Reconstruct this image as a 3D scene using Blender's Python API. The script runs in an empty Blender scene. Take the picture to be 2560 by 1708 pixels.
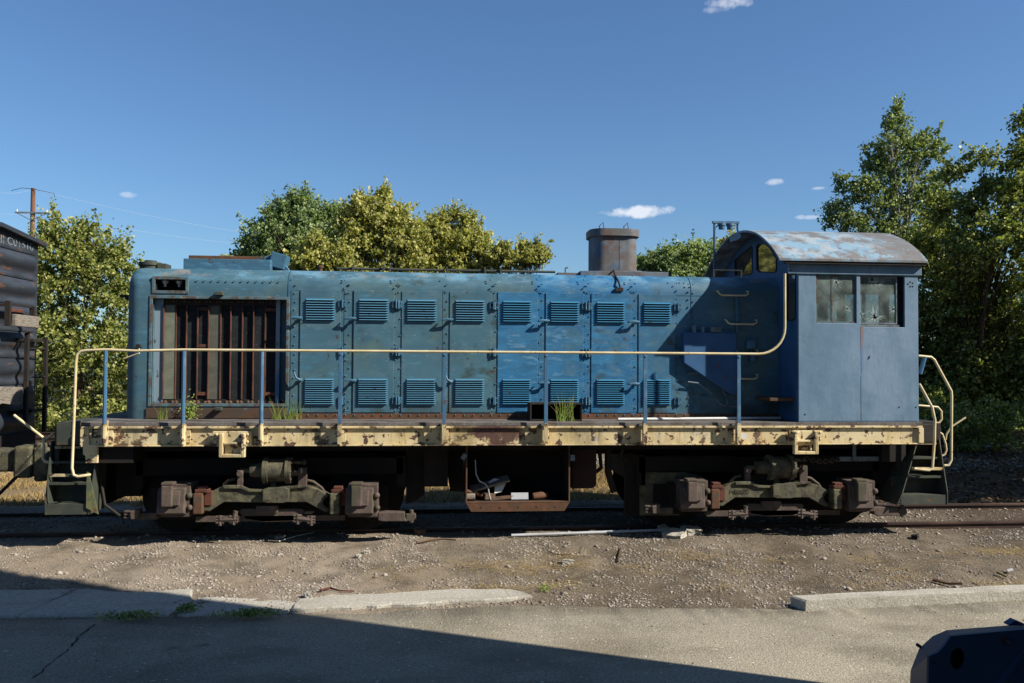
import bpy, bmesh, math, random
import numpy as np
from mathutils import Vector, Matrix
from mathutils.geometry import tessellate_polygon
R_ = math.radians
scene = bpy.context.scene
# ------------------------------------------------------------------ camera
CAM = np.array([-.431, -12.5274, 2.302]); YAW, PITCH, ROLL, FPX = .0924, .0249, .0061, 2100.
_s, _c = math.sin(YAW), math.cos(YAW)
_r = np.array([_c, -_s, 0.]); _f = np.array([_s, _c, 0.]); _z = np.array([0, 0, 1.])
FW = _f*math.cos(PITCH)+_z*math.sin(PITCH); _u = -_f*math.sin(PITCH)+_z*math.cos(PITCH)
RT = _r*math.cos(ROLL)+_u*math.sin(ROLL); UP = _u*math.cos(ROLL)-_r*math.sin(ROLL)
cd = bpy.data.cameras.new('camera'); cam = bpy.data.objects.new('camera', cd); scene.collection.objects.link(cam)
cam.matrix_world = Matrix(((RT[0], UP[0], -FW[0], CAM[0]), (RT[1], UP[1], -FW[1], CAM[1]), (RT[2], UP[2], -FW[2], CAM[2]), (0, 0, 0, 1)))
cd.sensor_width = 36; cd.lens = 36*FPX/2560; cd.clip_start = .05; cd.clip_end = 3000
scene.camera = cam
def ray(x, y): return FW+RT*(x-1280)/FPX-UP*(y-854)/FPX
def P(x, y, Y): r = ray(x, y); return CAM+r*(Y-CAM[1])/r[1]        # photo measurement -> point on the vertical plane Y
def G(x, y, z): r = ray(x, y); return CAM+r*(z-CAM[2])/r[2]        # ... on the level z
def XP(x, y, X): r = ray(x, y); return CAM+r*(X-CAM[0])/r[0]       # ... on the plane X
# ------------------------------------------------------------------ sun, sky, exposure
SUN = Vector((2.04, -1.0, 1.75)).normalized()
sl = bpy.data.lights.new('sun', 'SUN'); sl.energy = 5.0; sl.angle = R_(.55); sl.color = (1, .93, .82)
so = bpy.data.objects.new('sun', sl); scene.collection.objects.link(so); so.rotation_euler = (-SUN).to_track_quat('-Z', 'Y').to_euler(); so.location = (20, -10, 20)
scene.view_settings.view_transform = 'Standard'; scene.view_settings.look = 'None'; scene.view_settings.gamma = 1
scene.view_settings.exposure = 0.88
w = bpy.data.worlds.new('World'); scene.world = w; w.use_nodes = True
nt = w.node_tree; nt.nodes.clear(); N = nt.nodes.new; L = nt.links.new
sky = N('ShaderNodeTexSky'); sky.sky_type = 'NISHITA'; sky.sun_disc = False
sky.sun_elevation = math.asin(SUN.z); sky.sun_rotation = math.atan2(SUN.x, SUN.y) % (2*math.pi)
sky.altitude = 200; sky.air_density = 1.1; sky.dust_density = .75; sky.ozone_density = 1.5
bg = N('ShaderNodeBackground'); bg.inputs[1].default_value = .061
out = N('ShaderNodeOutputWorld'); tc = N('ShaderNodeTexCoord')
def math_(op, a, b=None, c=None, clamp=False):
    m = N('ShaderNodeMath'); m.operation = op; m.use_clamp = clamp
    for i, v in enumerate((a, b, c)):
        if v is None: continue
        if isinstance(v, (int, float)): m.inputs[i].default_value = v
        else: L(v, m.inputs[i])
    return m.outputs[0]
def dot_(v):
    m = N('ShaderNodeVectorMath'); m.operation = 'DOT_PRODUCT'; L(tc.outputs['Generated'], m.inputs[0]); m.inputs[1].default_value = tuple(v); return m.outputs['Value']
ns = N('ShaderNodeTexNoise'); ns.inputs['Scale'].default_value = 38; ns.inputs['Detail'].default_value = 6; ns.inputs['Roughness'].default_value = .62
L(tc.outputs['Generated'], ns.inputs['Vector'])
mask = None
for (cx, cy, wx, hy, amt) in ((1606, 529, 84, 14, .85), (1820, 6, 50, 16, .55), (1785, 24, 26, 9, .3), (1935, 455, 20, 8, .5), (2045, 471, 18, 4, .4), (2000, 543, 12, 5, .35), (2032, 543, 20, 5, .4), (325, 488, 17, 7, .35)):
    d = ray(cx, cy); d /= np.linalg.norm(d); rr = np.cross(d, [0, 0, 1.]); rr /= np.linalg.norm(rr); uu = np.cross(rr, d)
    a = math_('MULTIPLY', dot_(rr), FPX/wx); b = math_('MULTIPLY', dot_(uu), FPX/hy)
    e = math_('ADD', math_('MULTIPLY', a, a), math_('MULTIPLY', b, b))
    e = math_('ADD', e, math_('MULTIPLY', math_('SUBTRACT', ns.outputs[0], .5), 4.5))
    m = math_('MULTIPLY', math_('SUBTRACT', 1.15, e, clamp=True), amt)
    m = math_('MULTIPLY', m, math_('GREATER_THAN', dot_(d), .5))
    mask = m if mask is None else math_('MAXIMUM', mask, m)
mx = N('ShaderNodeMix'); mx.data_type = 'RGBA'; L(mask, mx.inputs[0])
tint = N('ShaderNodeMix'); tint.data_type = 'RGBA'; tint.blend_type = 'MULTIPLY'; tint.inputs[0].default_value = 1; L(sky.outputs[0], tint.inputs[6]); tint.inputs[7].default_value = (.62, .86, 1.12, 1)
L(tint.outputs[2], mx.inputs[6]); mx.inputs[7].default_value = (8, 8.3, 9, 1)
L(mx.outputs[2], bg.inputs[0]); L(bg.outputs[0], out.inputs[0])
# ------------------------------------------------------------------ helpers
COL = scene.collection; rnd = random.Random(7)
def srgb(h):
    h = h.lstrip('#'); v = [int(h[i:i+2], 16)/255 for i in (0, 2, 4)]
    return tuple((x/12.92 if x <= .04045 else ((x+.055)/1.055)**2.4) for x in v)+(1,)
KA = .765
def pmat(name, base, rough=.65, metal=0., layers=(), bump=None, spec=.3, rnd_amt=0):
    """base colour plus noise-masked layers: (colour, scale, (sx,sy,sz), lo, hi, detail, amount[, (axis,a,b,c,d)])"""
    base = tuple(c*KA for c in base[:3])+(1,); layers = [(tuple(c*KA for c in ly[0][:3])+(1,),)+tuple(ly[1:]) for ly in layers]
    m = bpy.data.materials.new(name); m.use_nodes = True; t = m.node_tree; n = t.nodes; l = t.links
    b = n['Principled BSDF']; b.inputs['Roughness'].default_value = rough; b.inputs['Metallic'].default_value = metal; b.inputs['Specular IOR Level'].default_value = spec
    co = n.new('ShaderNodeTexCoord').outputs['Object']
    cur = n.new('ShaderNodeRGB'); cur.outputs[0].default_value = base if len(base) == 4 else tuple(base)+(1,); cur = cur.outputs[0]
    sep = None
    for i, ly in enumerate(layers):
        col, sc, (sx, sy, sz), lo, hi, det, amt = ly[:7]
        mp = n.new('ShaderNodeMapping'); mp.inputs['Scale'].default_value = (sx, sy, sz); mp.inputs['Location'].default_value = (i*3.1, i*1.7, i*2.3); l.new(co, mp.inputs[0])
        no = n.new('ShaderNodeTexNoise'); no.inputs['Scale'].default_value = sc; no.inputs['Detail'].default_value = det; no.inputs['Roughness'].default_value = .6; l.new(mp.outputs[0], no.inputs['Vector'])
        mr = n.new('ShaderNodeMapRange'); mr.inputs['From Min'].default_value = lo; mr.inputs['From Max'].default_value = hi; mr.inputs['To Max'].default_value = amt; l.new(no.outputs[0], mr.inputs[0])
        fac = mr.outputs[0]
        if len(ly) > 7:
            ax, a, bb, c, d = ly[7]
            if sep is None: sep = n.new('ShaderNodeSeparateXYZ'); l.new(co, sep.inputs[0])
            def mrange(x0, x1, y0, y1):
                q = n.new('ShaderNodeMapRange'); q.interpolation_type = 'SMOOTHSTEP'
                q.inputs['From Min'].default_value = x0; q.inputs['From Max'].default_value = x1; q.inputs['To Min'].default_value = y0; q.inputs['To Max'].default_value = y1
                l.new(sep.outputs[ax], q.inputs[0]); return q.outputs[0]
            for q in (mrange(a, bb, 0, 1), mrange(c, d, 1, 0)):
                mm = n.new('ShaderNodeMath'); mm.operation = 'MULTIPLY'; l.new(fac, mm.inputs[0]); l.new(q, mm.inputs[1]); fac = mm.outputs[0]
        mi = n.new('ShaderNodeMix'); mi.data_type = 'RGBA'; l.new(fac, mi.inputs[0]); l.new(cur, mi.inputs[6]); mi.inputs[7].default_value = col if len(col) == 4 else tuple(col)+(1,)
        cur = mi.outputs[2]
    if rnd_amt:
        ge = n.new('ShaderNodeNewGeometry'); mr = n.new('ShaderNodeMapRange'); mr.inputs['To Min'].default_value = 1-rnd_amt; mr.inputs['To Max'].default_value = 1+rnd_amt; l.new(ge.outputs['Random Per Island'], mr.inputs[0])
        vm = n.new('ShaderNodeVectorMath'); vm.operation = 'SCALE'; l.new(cur, vm.inputs[0]); l.new(mr.outputs[0], vm.inputs['Scale']); cur = vm.outputs[0]
    l.new(cur, b.inputs['Base Color'])
    if bump:
        no = n.new('ShaderNodeTexNoise'); no.inputs['Scale'].default_value = bump[0]; no.inputs['Detail'].default_value = 5; l.new(co, no.inputs['Vector'])
        bu = n.new('ShaderNodeBump'); bu.inputs['Strength'].default_value = bump[1]; bu.inputs['Distance'].default_value = bump[2] if len(bump) > 2 else .01; l.new(no.outputs[0], bu.inputs['Height']); l.new(bu.outputs[0], b.inputs['Normal'])
    return m
class MB:
    def __init__(s): s.v = []; s.f = []; s.mi = []
    def add(s, vs, fs, mi=0):
        o = len(s.v); s.v += [tuple(float(c) for c in v) for v in vs]; s.f += [tuple(i+o for i in f) for f in fs]; s.mi += [mi]*len(fs); return s
    def box(s, a, b, mi=0, rot=None, c=None):
        x0, y0, z0 = a; x1, y1, z1 = b
        vs = [Vector(p) for p in ((x0, y0, z0), (x1, y0, z0), (x1, y1, z0), (x0, y1, z0), (x0, y0, z1), (x1, y0, z1), (x1, y1, z1), (x0, y1, z1))]
        if rot is not None:
            cc = Vector(c) if c is not None else (vs[0]+vs[6])/2; vs = [rot @ (v-cc)+cc for v in vs]
        return s.add(vs, [(0, 3, 2, 1), (4, 5, 6, 7), (0, 1, 5, 4), (1, 2, 6, 5), (2, 3, 7, 6), (3, 0, 4, 7)], mi)
    def bpx(s, x0, y0, x1, y1, Yf, Yb, mi=0):
        a = P(x0, (y0+y1)/2, Yf)[0]; b = P(x1, (y0+y1)/2, Yf)[0]; t = P((x0+x1)/2, y0, Yf)[2]; q = P((x0+x1)/2, y1, Yf)[2]
        return s.box((a, Yf, q), (b, Yb, t), mi)
    def tube(s, pts, r, n=10, cap=True, mi=0):
        pts = [Vector(p) for p in pts]; rs = r if isinstance(r, (list, tuple)) else [r]*len(pts)
        d0 = (pts[1]-pts[0]).normalized(); u = d0.orthogonal().normalized(); vs = []; fs = []
        for i, p in enumerate(pts):
            if i == 0: d = d0
            elif i == len(pts)-1: d = (p-pts[i-1]).normalized()
            else: d = ((p-pts[i-1]).normalized()+(pts[i+1]-p).normalized()).normalized()
            u = (u-d*u.dot(d)).normalized(); w_ = d.cross(u)
            for k in range(n):
                a = 2*math.pi*k/n; vs.append(p+(u*math.cos(a)+w_*math.sin(a))*rs[i])
        for i in range(len(pts)-1):
            for k in range(n): fs.append((i*n+k, i*n+(k+1) % n, (i+1)*n+(k+1) % n, (i+1)*n+k))
        if cap: fs += [tuple(range(n))[::-1], tuple((len(pts)-1)*n+k for k in range(n))]
        return s.add(vs, fs, mi)
    def cyl(s, a, b, r, n=20, r2=None, mi=0): return s.tube([a, b], [r, r if r2 is None else r2], n, True, mi)
    def prism(s, pts, Y0, Y1, mi=0):      # outline [(X,Z)] extruded along Y
        n = len(pts); area = sum(pts[i][0]*pts[(i+1) % n][1]-pts[(i+1) % n][0]*pts[i][1] for i in range(n))
        if area < 0: pts = pts[::-1]
        vs = [(x, Y0, z) for x, z in pts]+[(x, Y1, z) for x, z in pts]
        tr = tessellate_polygon([[Vector((x, z, 0)) for x, z in pts]])
        fs = [tuple(t) for t in tr]+[tuple(i+n for i in t[::-1]) for t in tr]+[(i, i+n, (i+1) % n+n, (i+1) % n) for i in range(n)]
        return s.add(vs, fs, mi)
    def ppx(s, px, Yf, Yb, dx=0, mi=0):
        q = [P(x, y, Yf) for x, y in px]; return s.prism([(p[0]+dx, p[2]) for p in q], Yf, Yb, mi)
    def dome(s, c, r, d=(0, -1, 0), n=7, h=.6, mi=0):
        c = Vector(c); d = Vector(d); u = d.orthogonal().normalized(); w_ = d.cross(u); vs = []; fs = []
        for j, (rr, hh) in enumerate(((1, 0), (.8, .6), (.35, .95))):
            for k in range(n):
                a = 2*math.pi*k/n; vs.append(c+(u*math.cos(a)+w_*math.sin(a))*r*rr+d*r*h*hh)
        for j in range(2):
            for k in range(n): fs.append((j*n+k, j*n+(k+1) % n, (j+1)*n+(k+1) % n, (j+1)*n+k))
        fs.append(tuple(2*n+k for k in range(n))); return s.add(vs, fs, mi)
    def slab(s, outer, holes, to3, th, mi=0):   # polygon with holes; to3(a,b,depth)
        loops = [outer]+holes; flat = [p for lp in loops for p in lp]; n = len(flat)
        tr = tessellate_polygon([[Vector((a, b, 0)) for a, b in lp] for lp in loops])
        vs = [to3(a, b, 0) for a, b in flat]+[to3(a, b, th) for a, b in flat]
        fs = [tuple(t) for t in tr]+[tuple(i+n for i in t[::-1]) for t in tr]; o = 0
        for lp in loops:
            k = len(lp); fs += [(o+i, o+(i+1) % k, o+(i+1) % k+n, o+i+n) for i in range(k)]; o += k
        return s.add(vs, fs, mi)
    def build(s, name, mats, parent=None, smooth=None, bevel=0, fix=True):
        o_ = ORG.get(parent.name, (0, 0, 0)) if parent else (0, 0, 0)
        me = bpy.data.meshes.new(name); me.from_pydata([(x-o_[0], y-o_[1], z-o_[2]) for x, y, z in s.v], [], s.f)
        ms = mats if isinstance(mats, (list, tuple)) else [mats]
        for m in ms: me.materials.append(m)
        if len(ms) > 1: me.polygons.foreach_set('material_index', s.mi)
        if fix:
            bm = bmesh.new(); bm.from_mesh(me); bmesh.ops.recalc_face_normals(bm, faces=bm.faces); bm.to_mesh(me); bm.free()
        if smooth: me.shade_smooth(); me.set_sharp_from_angle(angle=R_(smooth))
        ob = bpy.data.objects.new(name, me); COL.objects.link(ob)
        if parent: ob.parent = parent; ORG[ob.name] = o_
        if bevel:
            b = ob.modifiers.new('bevel', 'BEVEL'); b.width = bevel; b.segments = 2; b.limit_method = 'ANGLE'; b.angle_limit = R_(40); b.harden_normals = False
        return ob
ORG = {}
def tag(o, label=None, cat=None, group=None, kind=None):
    if label: o['label'] = label
    if cat: o['category'] = cat
    if group: o['group'] = group
    if kind: o['kind'] = kind
    return o
def thing(name, label, cat, loc, group=None):
    o = bpy.data.objects.new(name, None); COL.objects.link(o); o.location = loc; o.empty_display_size = .2; ORG[o.name] = tuple(loc); return tag(o, label, cat, group)
def single(mb, name, mats, label, cat, loc, group=None, kind=None, **k):     # a thing that is one mesh, origin at loc
    ob = mb.build(name, mats, None, **k); 
    ob.data.transform(Matrix.Translation([-c for c in loc])); ob.location = loc
    return tag(ob, label, cat, group, kind)
def text_mesh(body, size, ext=.002):
    cu = bpy.data.curves.new('lettering', 'FONT'); cu.body = body; cu.size = size; cu.extrude = ext; cu.align_x = 'LEFT'
    to = bpy.data.objects.new('lettering', cu); COL.objects.link(to); bpy.context.view_layer.update()
    me = bpy.data.meshes.new_from_object(to.evaluated_get(bpy.context.evaluated_depsgraph_get())); bpy.data.objects.remove(to); return me
def quad_mesh(name, V, F, mat, parent=None, org=(0, 0, 0), mats=None, mi=None):
    V = np.asarray(V, dtype=np.float32)-np.array(org, dtype=np.float32); F = np.asarray(F, dtype=np.int32); k = F.shape[1]
    me = bpy.data.meshes.new(name); me.vertices.add(len(V)); me.vertices.foreach_set('co', V.ravel()); me.loops.add(F.size); me.loops.foreach_set('vertex_index', F.ravel())
    me.polygons.add(len(F)); me.polygons.foreach_set('loop_start', np.arange(0, F.size, k, dtype=np.int32)); me.polygons.foreach_set('loop_total', np.full(len(F), k, dtype=np.int32))
    me.update(calc_edges=True); me.validate()
    me.materials.append(mat); ob = bpy.data.objects.new(name, me); COL.objects.link(ob)
    if parent: ob.parent = parent; ORG[ob.name] = org
    return ob
# ------------------------------------------------------------------ materials
I1 = (1, 1, 1)
BROWN = srgb('4a3428'); RUST = srgb('6b3a22'); PRIMER = srgb('4d3132')
def hood_paint(name, base, streak, blue=True, extra=(), b0=.22):
    ly = [(srgb('3f6275'), 1.6, (1, 1, 1.4), .35, .65, 4, .6), (srgb('5c6f62'), 2.2, (1, 1, 1), .5, .68, 4, .6), (streak, 5, (1, 1, 4), .58, .74, 6, .6)]
    if blue: ly += [(srgb('1f6694'), .9, (1, 1, 1), .15, .45, 3, .95, (0, b0, b0+.06, 1.25, 3.4)), (srgb('3f8ab6'), 3, (1, 1, 3.5), .50, .70, 8, .7, (0, b0, b0+.06, 1.3, 2.8)), (srgb('86bde0'), 9, (1, 1, 8), .62, .70, 6, .7, (0, b0, b0+.06, 1.0, 1.9))]
    ly += [(srgb('5b7b88'), 3.6, (1, 1, 2.2), .50, .66, 8, .6), (srgb('35596b'), 2.0, (1, 1, .8), .52, .68, 7, .6), (srgb('9fb4b8'), 12, (1, 1, 5), .66, .71, 6, .7), (srgb('34443f'), 3.3, (1, 1, 1.3), .60, .70, 7, .7), (srgb('78a6c0'), 2.4, (1, 1, 2.5), .46, .66, 5, .65, (2, 3.36, 3.46, 9, 10)), (srgb('8f8378'), 5, (1, 1, 1.6), .56, .66, 6, .7, (2, 3.42, 3.5, 9, 10)), (BROWN, 7, I1, .66, .70, 6, .85), (srgb('3c4033'), 3, (1, 1, .6), .42, .62, 5, .75, (2, -9, -8, 1.6, 1.9))]
    return pmat(name, base, .55, 0, ly+list(extra), (14, .12, .006), .35)
M = {}
M['hood'] = hood_paint('faded_hood_paint', srgb('476c7b'), srgb('4c8fae'))
M['door'] = hood_paint('faded_door_paint', srgb('487080'), srgb('4c92b2'), extra=[(srgb('226590'), .5, I1, .1, .3, 2, .55, (0, -.31, -.29, .67, .70)), (srgb('3a84b4'), 2.6, (1, 1, 2.6), .42, .68, 8, .7, (0, -.31, -.29, .5, .75)), (srgb('86b2ce'), 4.5, (1, 1, 3.2), .55, .74, 9, .6, (0, -.31, -.29, .6, .8))], b0=-.32)
M['trim'] = pmat('blue_trim_paint', srgb('3f6880'), .55, 0, [(srgb('5890b0'), 6, (1, 1, 4), .52, .68, 5, .6), (BROWN, 9, I1, .62, .68, 5, .8)], (20, .1, .004))
M['louver'] = pmat('louver_paint', srgb('50809a'), .5, 0, [(srgb('35799f'), 1, I1, .1, .3, 2, .8, (0, -.32, -.28, 2.0, 4)), (BROWN, 11, (1, 1, 3), .62, .68, 5, .8)], None)
M['cab'] = pmat('dusty_blue_cab_paint', srgb('66849b'), .6, 0, [(srgb('7e95ad'), 1.3, (1, 1, .5), .42, .62, 5, .7), (srgb('537389'), 2.4, (1, 1, .5), .48, .66, 6, .6), (srgb('5a7694'), 14, (3, 3, .4), .5, .7, 4, .4), (srgb('3a2a22'), 26, I1, .73, .745, 3, .8), (srgb('a9b0b5'), 34, I1, .73, .745, 3, .6), (srgb('a9b4bd'), 9, (3, 1, .6), .68, .72, 6, .5), (srgb('5b6468'), 6, (2, 2, .3), .46, .7, 5, .6, (2, 3.3, 3.55, 9, 10)), (srgb('6a5a4c'), 7, (2, 2, .5), .5, .7, 5, .5, (2, -9, -8, 1.56, 1.72))], (2.2, .5, .03))
M['cabin'] = pmat('cab_front_paint', srgb('35608c'), .6, 0, [(srgb('24466c'), 2.2, I1, .4, .65, 4, .6), (RUST, 6, I1, .64, .70, 5, .7)], (3, .15, .02))
M['roof'] = pmat('peeling_roof_paint', srgb('7b9cb2'), .7, 0, [(srgb('a3a8ab'), 5, (.8, 1, 1), .48, .56, 8, .7), (srgb('6e6a68'), 3.0, (1, 1, 1), .44, .56, 9, .9), (srgb('6b6866'), 1.2, I1, .2, .35, 3, .85, (0, 4.6, 5.4, 90, 91)), (srgb('86a9c0'), 5, (1.2, 1, 1), .58, .63, 7, .7), (RUST, 14, I1, .63, .66, 5, .7)], (18, .3, .006))
YL = srgb('dfcfa6')
M['yellow'] = pmat('peeling_yellow_paint', YL, .6, 0, [
    (srgb('d0b67c'), 3, I1, .4, .7, 4, .8), (srgb('8b7a58'), 1.8, (1, 1, .9), .50, .72, 6, .6), (PRIMER, 9, (1, 1, 1.1), .57, .582, 8, .95), (srgb('5c4437'), 3.2, (1, 1, 1.2), .60, .62, 9, .9), (PRIMER, 2.2, (1, 1, 1.3), .50, .54, 9, .95, (0, -1.1, -.95, -.1, .1)), (srgb('b9b6ae'), 9, (1, 1, 1), .62, .635, 6, .9, (0, -1.0, -.9, 2.6, 3)),
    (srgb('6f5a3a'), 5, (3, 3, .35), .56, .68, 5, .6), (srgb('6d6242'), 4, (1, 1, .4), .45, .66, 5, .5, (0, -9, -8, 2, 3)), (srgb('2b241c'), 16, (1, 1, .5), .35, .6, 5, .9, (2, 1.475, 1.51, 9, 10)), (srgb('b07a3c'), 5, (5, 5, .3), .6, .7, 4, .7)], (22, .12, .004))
M['yrail'] = pmat('worn_yellow_rail_paint', srgb('d8cba6'), .5, 0, [(srgb('8e6a46'), 14, (1, 1, 1), .63, .68, 5, .9), (srgb('c0a870'), 5, I1, .4, .65, 3, .6)], None)
M['post'] = pmat('blue_post_paint', srgb('456c8c'), .5, 0, [(srgb('6b8a9c'), 9, (1, 1, .5), .52, .66, 5, .7), (RUST, 16, I1, .64, .68, 4, .9)], None)
M['black'] = pmat('grimy_black_steel', srgb('24211e'), .75, 0, [(srgb('3a2e26'), 5, I1, .45, .65, 5, .7)], (20, .3, .006))
M['dark'] = pmat('dark_underframe', srgb('1d1a18'), .85, 0, [(srgb('2b211c'), 4, I1, .45, .65, 4, .7)], None)
M['truck'] = pmat('mossy_cast_steel', srgb('514f42'), .8, 0, [(srgb('6d6a4e'), 6, I1, .45, .62, 6, .8), (srgb('3a3128'), 9, I1, .5, .62, 6, .8), (srgb('8f8f7c'), 22, I1, .66, .69, 5, .7)], (26, .5, .01))
M['box'] = pmat('rusty_journal_steel', srgb('524640'), .75, 0, [(srgb('675850'), 7, I1, .45, .62, 6, .8), (srgb('4b4a38'), 5, I1, .5, .62, 5, .8), (srgb('8a7f76'), 26, I1, .66, .69, 4, .6)], (30, .4, .008))
M['rustred'] = pmat('red_rusted_steel', srgb('623a2e'), .85, 0, [(srgb('4a2d24'), 9, I1, .45, .6, 5, .8)], (30, .4, .006))
M['rust'] = pmat('brown_rust', srgb('57402f'), .85, 0, [(srgb('6f4a34'), 8, I1, .45, .62, 5, .8), (srgb('3f4a44'), 4, I1, .55, .68, 5, .7)], (30, .4, .006))
M['radframe'] = pmat('rust_edged_frame', srgb('566d74'), .7, 0, [(srgb('58483a'), 7, (1, 1, .8), .5, .56, 7, .9), (srgb('8e8f80'), 14, I1, .6, .66, 5, .8)], (30, .3, .005))
M['radpanel'] = pmat('chipped_pale_blue_panel', srgb('8496a2'), .6, 0, [(srgb('3d6fa0'), 3, (1, 1, .5), .5, .6, 4, .8), (srgb('37302c'), 10, (1, 1, .4), .62, .65, 6, .95)], (20, .2, .005))
M['sillp'] = pmat('grimy_brown_panel', srgb('4c4036'), .8, 0, [(srgb('5a4030'), 5, I1, .45, .6, 5, .8), (srgb('566f7c'), 6, (1, 1, .5), .62, .68, 5, .8)], (20, .3, .004)); M['edge'] = pmat('thin_rusty_edge', srgb('6a4232'), .85, 0, [(srgb('3a2a22'), 9, (1, 1, .5), .4, .6, 5, .8)], None)
def screen_mat(name, a, b):
    m = pmat(name, a, .7, 0, [(b, 7, (1, 1, 1.5), .45, .65, 5, .7), (srgb('8a8878'), 16, (1, 1, 9), .66, .69, 4, .6)], None)
    t = m.node_tree; n = t.nodes; bs = n['Principled BSDF']; c = n.new('ShaderNodeTexCoord'); mp = n.new('ShaderNodeMapping'); mp.inputs['Scale'].default_value = (1, 0, 1); t.links.new(c.outputs['Object'], mp.inputs[0])
    br = n.new('ShaderNodeTexBrick'); br.offset = 0; br.inputs['Scale'].default_value = 1; br.inputs['Brick Width'].default_value = .022; br.inputs['Row Height'].default_value = .022; br.inputs['Mortar Size'].default_value = .003
    sp = n.new('ShaderNodeSeparateXYZ'); cb = n.new('ShaderNodeCombineXYZ'); t.links.new(c.outputs['Object'], sp.inputs[0]); t.links.new(sp.outputs[0], cb.inputs[0]); t.links.new(sp.outputs[2], cb.inputs[1]); t.links.new(cb.outputs[0], br.inputs['Vector'])
    bu = n.new('ShaderNodeBump'); bu.inputs['Strength'].default_value = .6; bu.inputs['Distance'].default_value = .006; t.links.new(br.outputs['Fac'], bu.inputs['Height']); t.links.new(bu.outputs[0], bs.inputs['Normal']); return m
M['scr0'] = screen_mat('light_wire_screen', srgb('6e7362'), srgb('85887a')); M['scr1'] = screen_mat('dark_wire_screen', srgb('161c20'), srgb('262c2f')); M['scr2'] = screen_mat('grey_wire_screen', srgb('57584f'), srgb('6a6a5e')); M['scr3'] = screen_mat('black_wire_screen', srgb('0b1014'), srgb('171d22'))
M['deck'] = pmat('weathered_deck_plate', srgb('6b6663'), .85, 0, [(srgb('4e463e'), 5, I1, .45, .62, 5, .8), (srgb('8a8480'), 30, I1, .58, .66, 3, .6)], (60, .6, .01))
M['stack'] = pmat('scorched_stack_steel', srgb('63605f'), .65, 0, [(srgb('6f7a84'), 3, I1, .45, .6, 5, .85), (srgb('3f5c78'), 4, (1, 1, .6), .52, .62, 6, .8), (srgb('654a3e'), 5, I1, .52, .64, 6, .75)], (20, .2, .006))
M['green'] = pmat('grey_green_step_steel', srgb('3d423c'), .7, 0, [(srgb('4d4f3f'), 6, I1, .45, .62, 5, .8), (srgb('6d4a30'), 9, I1, .62, .67, 5, .8)], (20, .3, .006))
M['grey'] = pmat('grey_painted_steel', srgb('6f7a83'), .65, 0, [(srgb('4a4f52'), 7, I1, .5, .65, 5, .8), (RUST, 13, I1, .64, .68, 4, .8)], (20, .2, .005))
M['rubber_and_opening_dark'] = pmat('window_seal_and_opening_dark', srgb('1a1c1e'), .7)  # seal rubber; also the painted dark of louver slots and number box lining
M['white'] = pmat('white_plastic', srgb('d6d6d2'), .45, 0, [(srgb('a8a59c'), 6, I1, .5, .7, 4, .5)], None)
M['pipe'] = pmat('pale_grey_conduit', srgb('b3b6ba'), .4, 0, [(srgb('8f8f8c'), 4, I1, .45, .65, 4, .6)], None)
M['wood'] = pmat('weathered_grey_wood', srgb('8b8378'), .9, 0, [(srgb('5f574c'), 9, (1, 1, 8), .45, .62, 6, .85), (srgb('3b332b'), 14, (1, .6, 10), .6, .66, 5, .9)], (20, .6, .01))
M['brownwood'] = pmat('brown_dead_wood', srgb('6b5442'), .9, 0, [(srgb('48382b'), 8, (1, 1, 5), .45, .62, 6, .85)], (30, .6, .01))
M['boxcar'] = pmat('faded_black_boxcar_paint', srgb('2b3038'), .62, 0, [(srgb('3c434d'), 2.2, (1, .5, 3), .45, .6, 5, .8), (srgb('6b4a30'), 2.5, (1, 1.2, 4), .6, .66, 7, .75), (srgb('7c3b2c'), 4, (1, 1, 3), .70, .73, 5, .9), (srgb('4a443a'), 9, (1, .5, 6), .6, .7, 5, .6)], (16, .2, .008))
M['letter'] = pmat('faded_white_lettering', srgb('7e8688'), .7, 0, [(srgb('3a4048'), 14, I1, .45, .56, 5, .9)], None)
M['concrete'] = pmat('pale_exposed_concrete', srgb('a8a397'), .9, 0, [(srgb('c2beb3'), 30, I1, .5, .6, 4, .7), (srgb('8a8578'), 3, I1, .45, .7, 5, .6), (srgb('5d584e'), 60, I1, .62, .68, 3, .7)], (50, .7, .012))
M['machine'] = pmat('dark_blue_machine_paint', srgb('2b405a'), .45, 0, [(srgb('333f4e'), 3, I1, .45, .65, 3, .6)], None, .4)
M['pvmt'] = pmat('worn_concrete_pavement', srgb('9c9483'), .92, 0, [(srgb('a9a18d'), 1.1, I1, .4, .62, 4, .7), (srgb('7c7565'), .6, (1, 1, 1), .46, .64, 4, .8), (srgb('5c574c'), 42, I1, .53, .63, 4, .6), (srgb('c4bdab'), 60, I1, .57, .66, 3, .6), (srgb('45413a'), 95, I1, .58, .66, 2, .5), (srgb('6b6252'), .35, (1, 2.5, 1), .5, .62, 5, .55), (srgb('4a463e'), 1.4, I1, .66, .72, 5, .5), (srgb('d8d2c2'), 24, I1, .66, .69, 3, .8)], (60, .9, .012), .2)
M['stone'] = pmat('pale_limestone_gravel', srgb('a0968b'), .9, 0, [(srgb('7d7468'), 3, I1, .45, .6, 3, .6)], None, .2, .35)
M['straw'] = pmat('dry_straw', srgb('a58d5c'), .8, 0, [], None, .2, .35)
M['blade'] = pmat('green_grass_blade', srgb('6f8438'), .7, 0, [(srgb('a39a5c'), 9, I1, .5, .6, 3, .7)], None, .2, .3)
M['corr'] = pmat('weathered_corrugated_siding', srgb('6a655e'), .7, 0, [(srgb('5b4a3e'), 1.5, (1, 1, .3), .5, .7, 5, .7)], None)
M['polewood'] = pmat('brown_pole_wood', srgb('7a5540'), .9, 0, [(srgb('5d4636'), 6, (1, 1, .2), .45, .65, 4, .8)], None)
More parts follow.
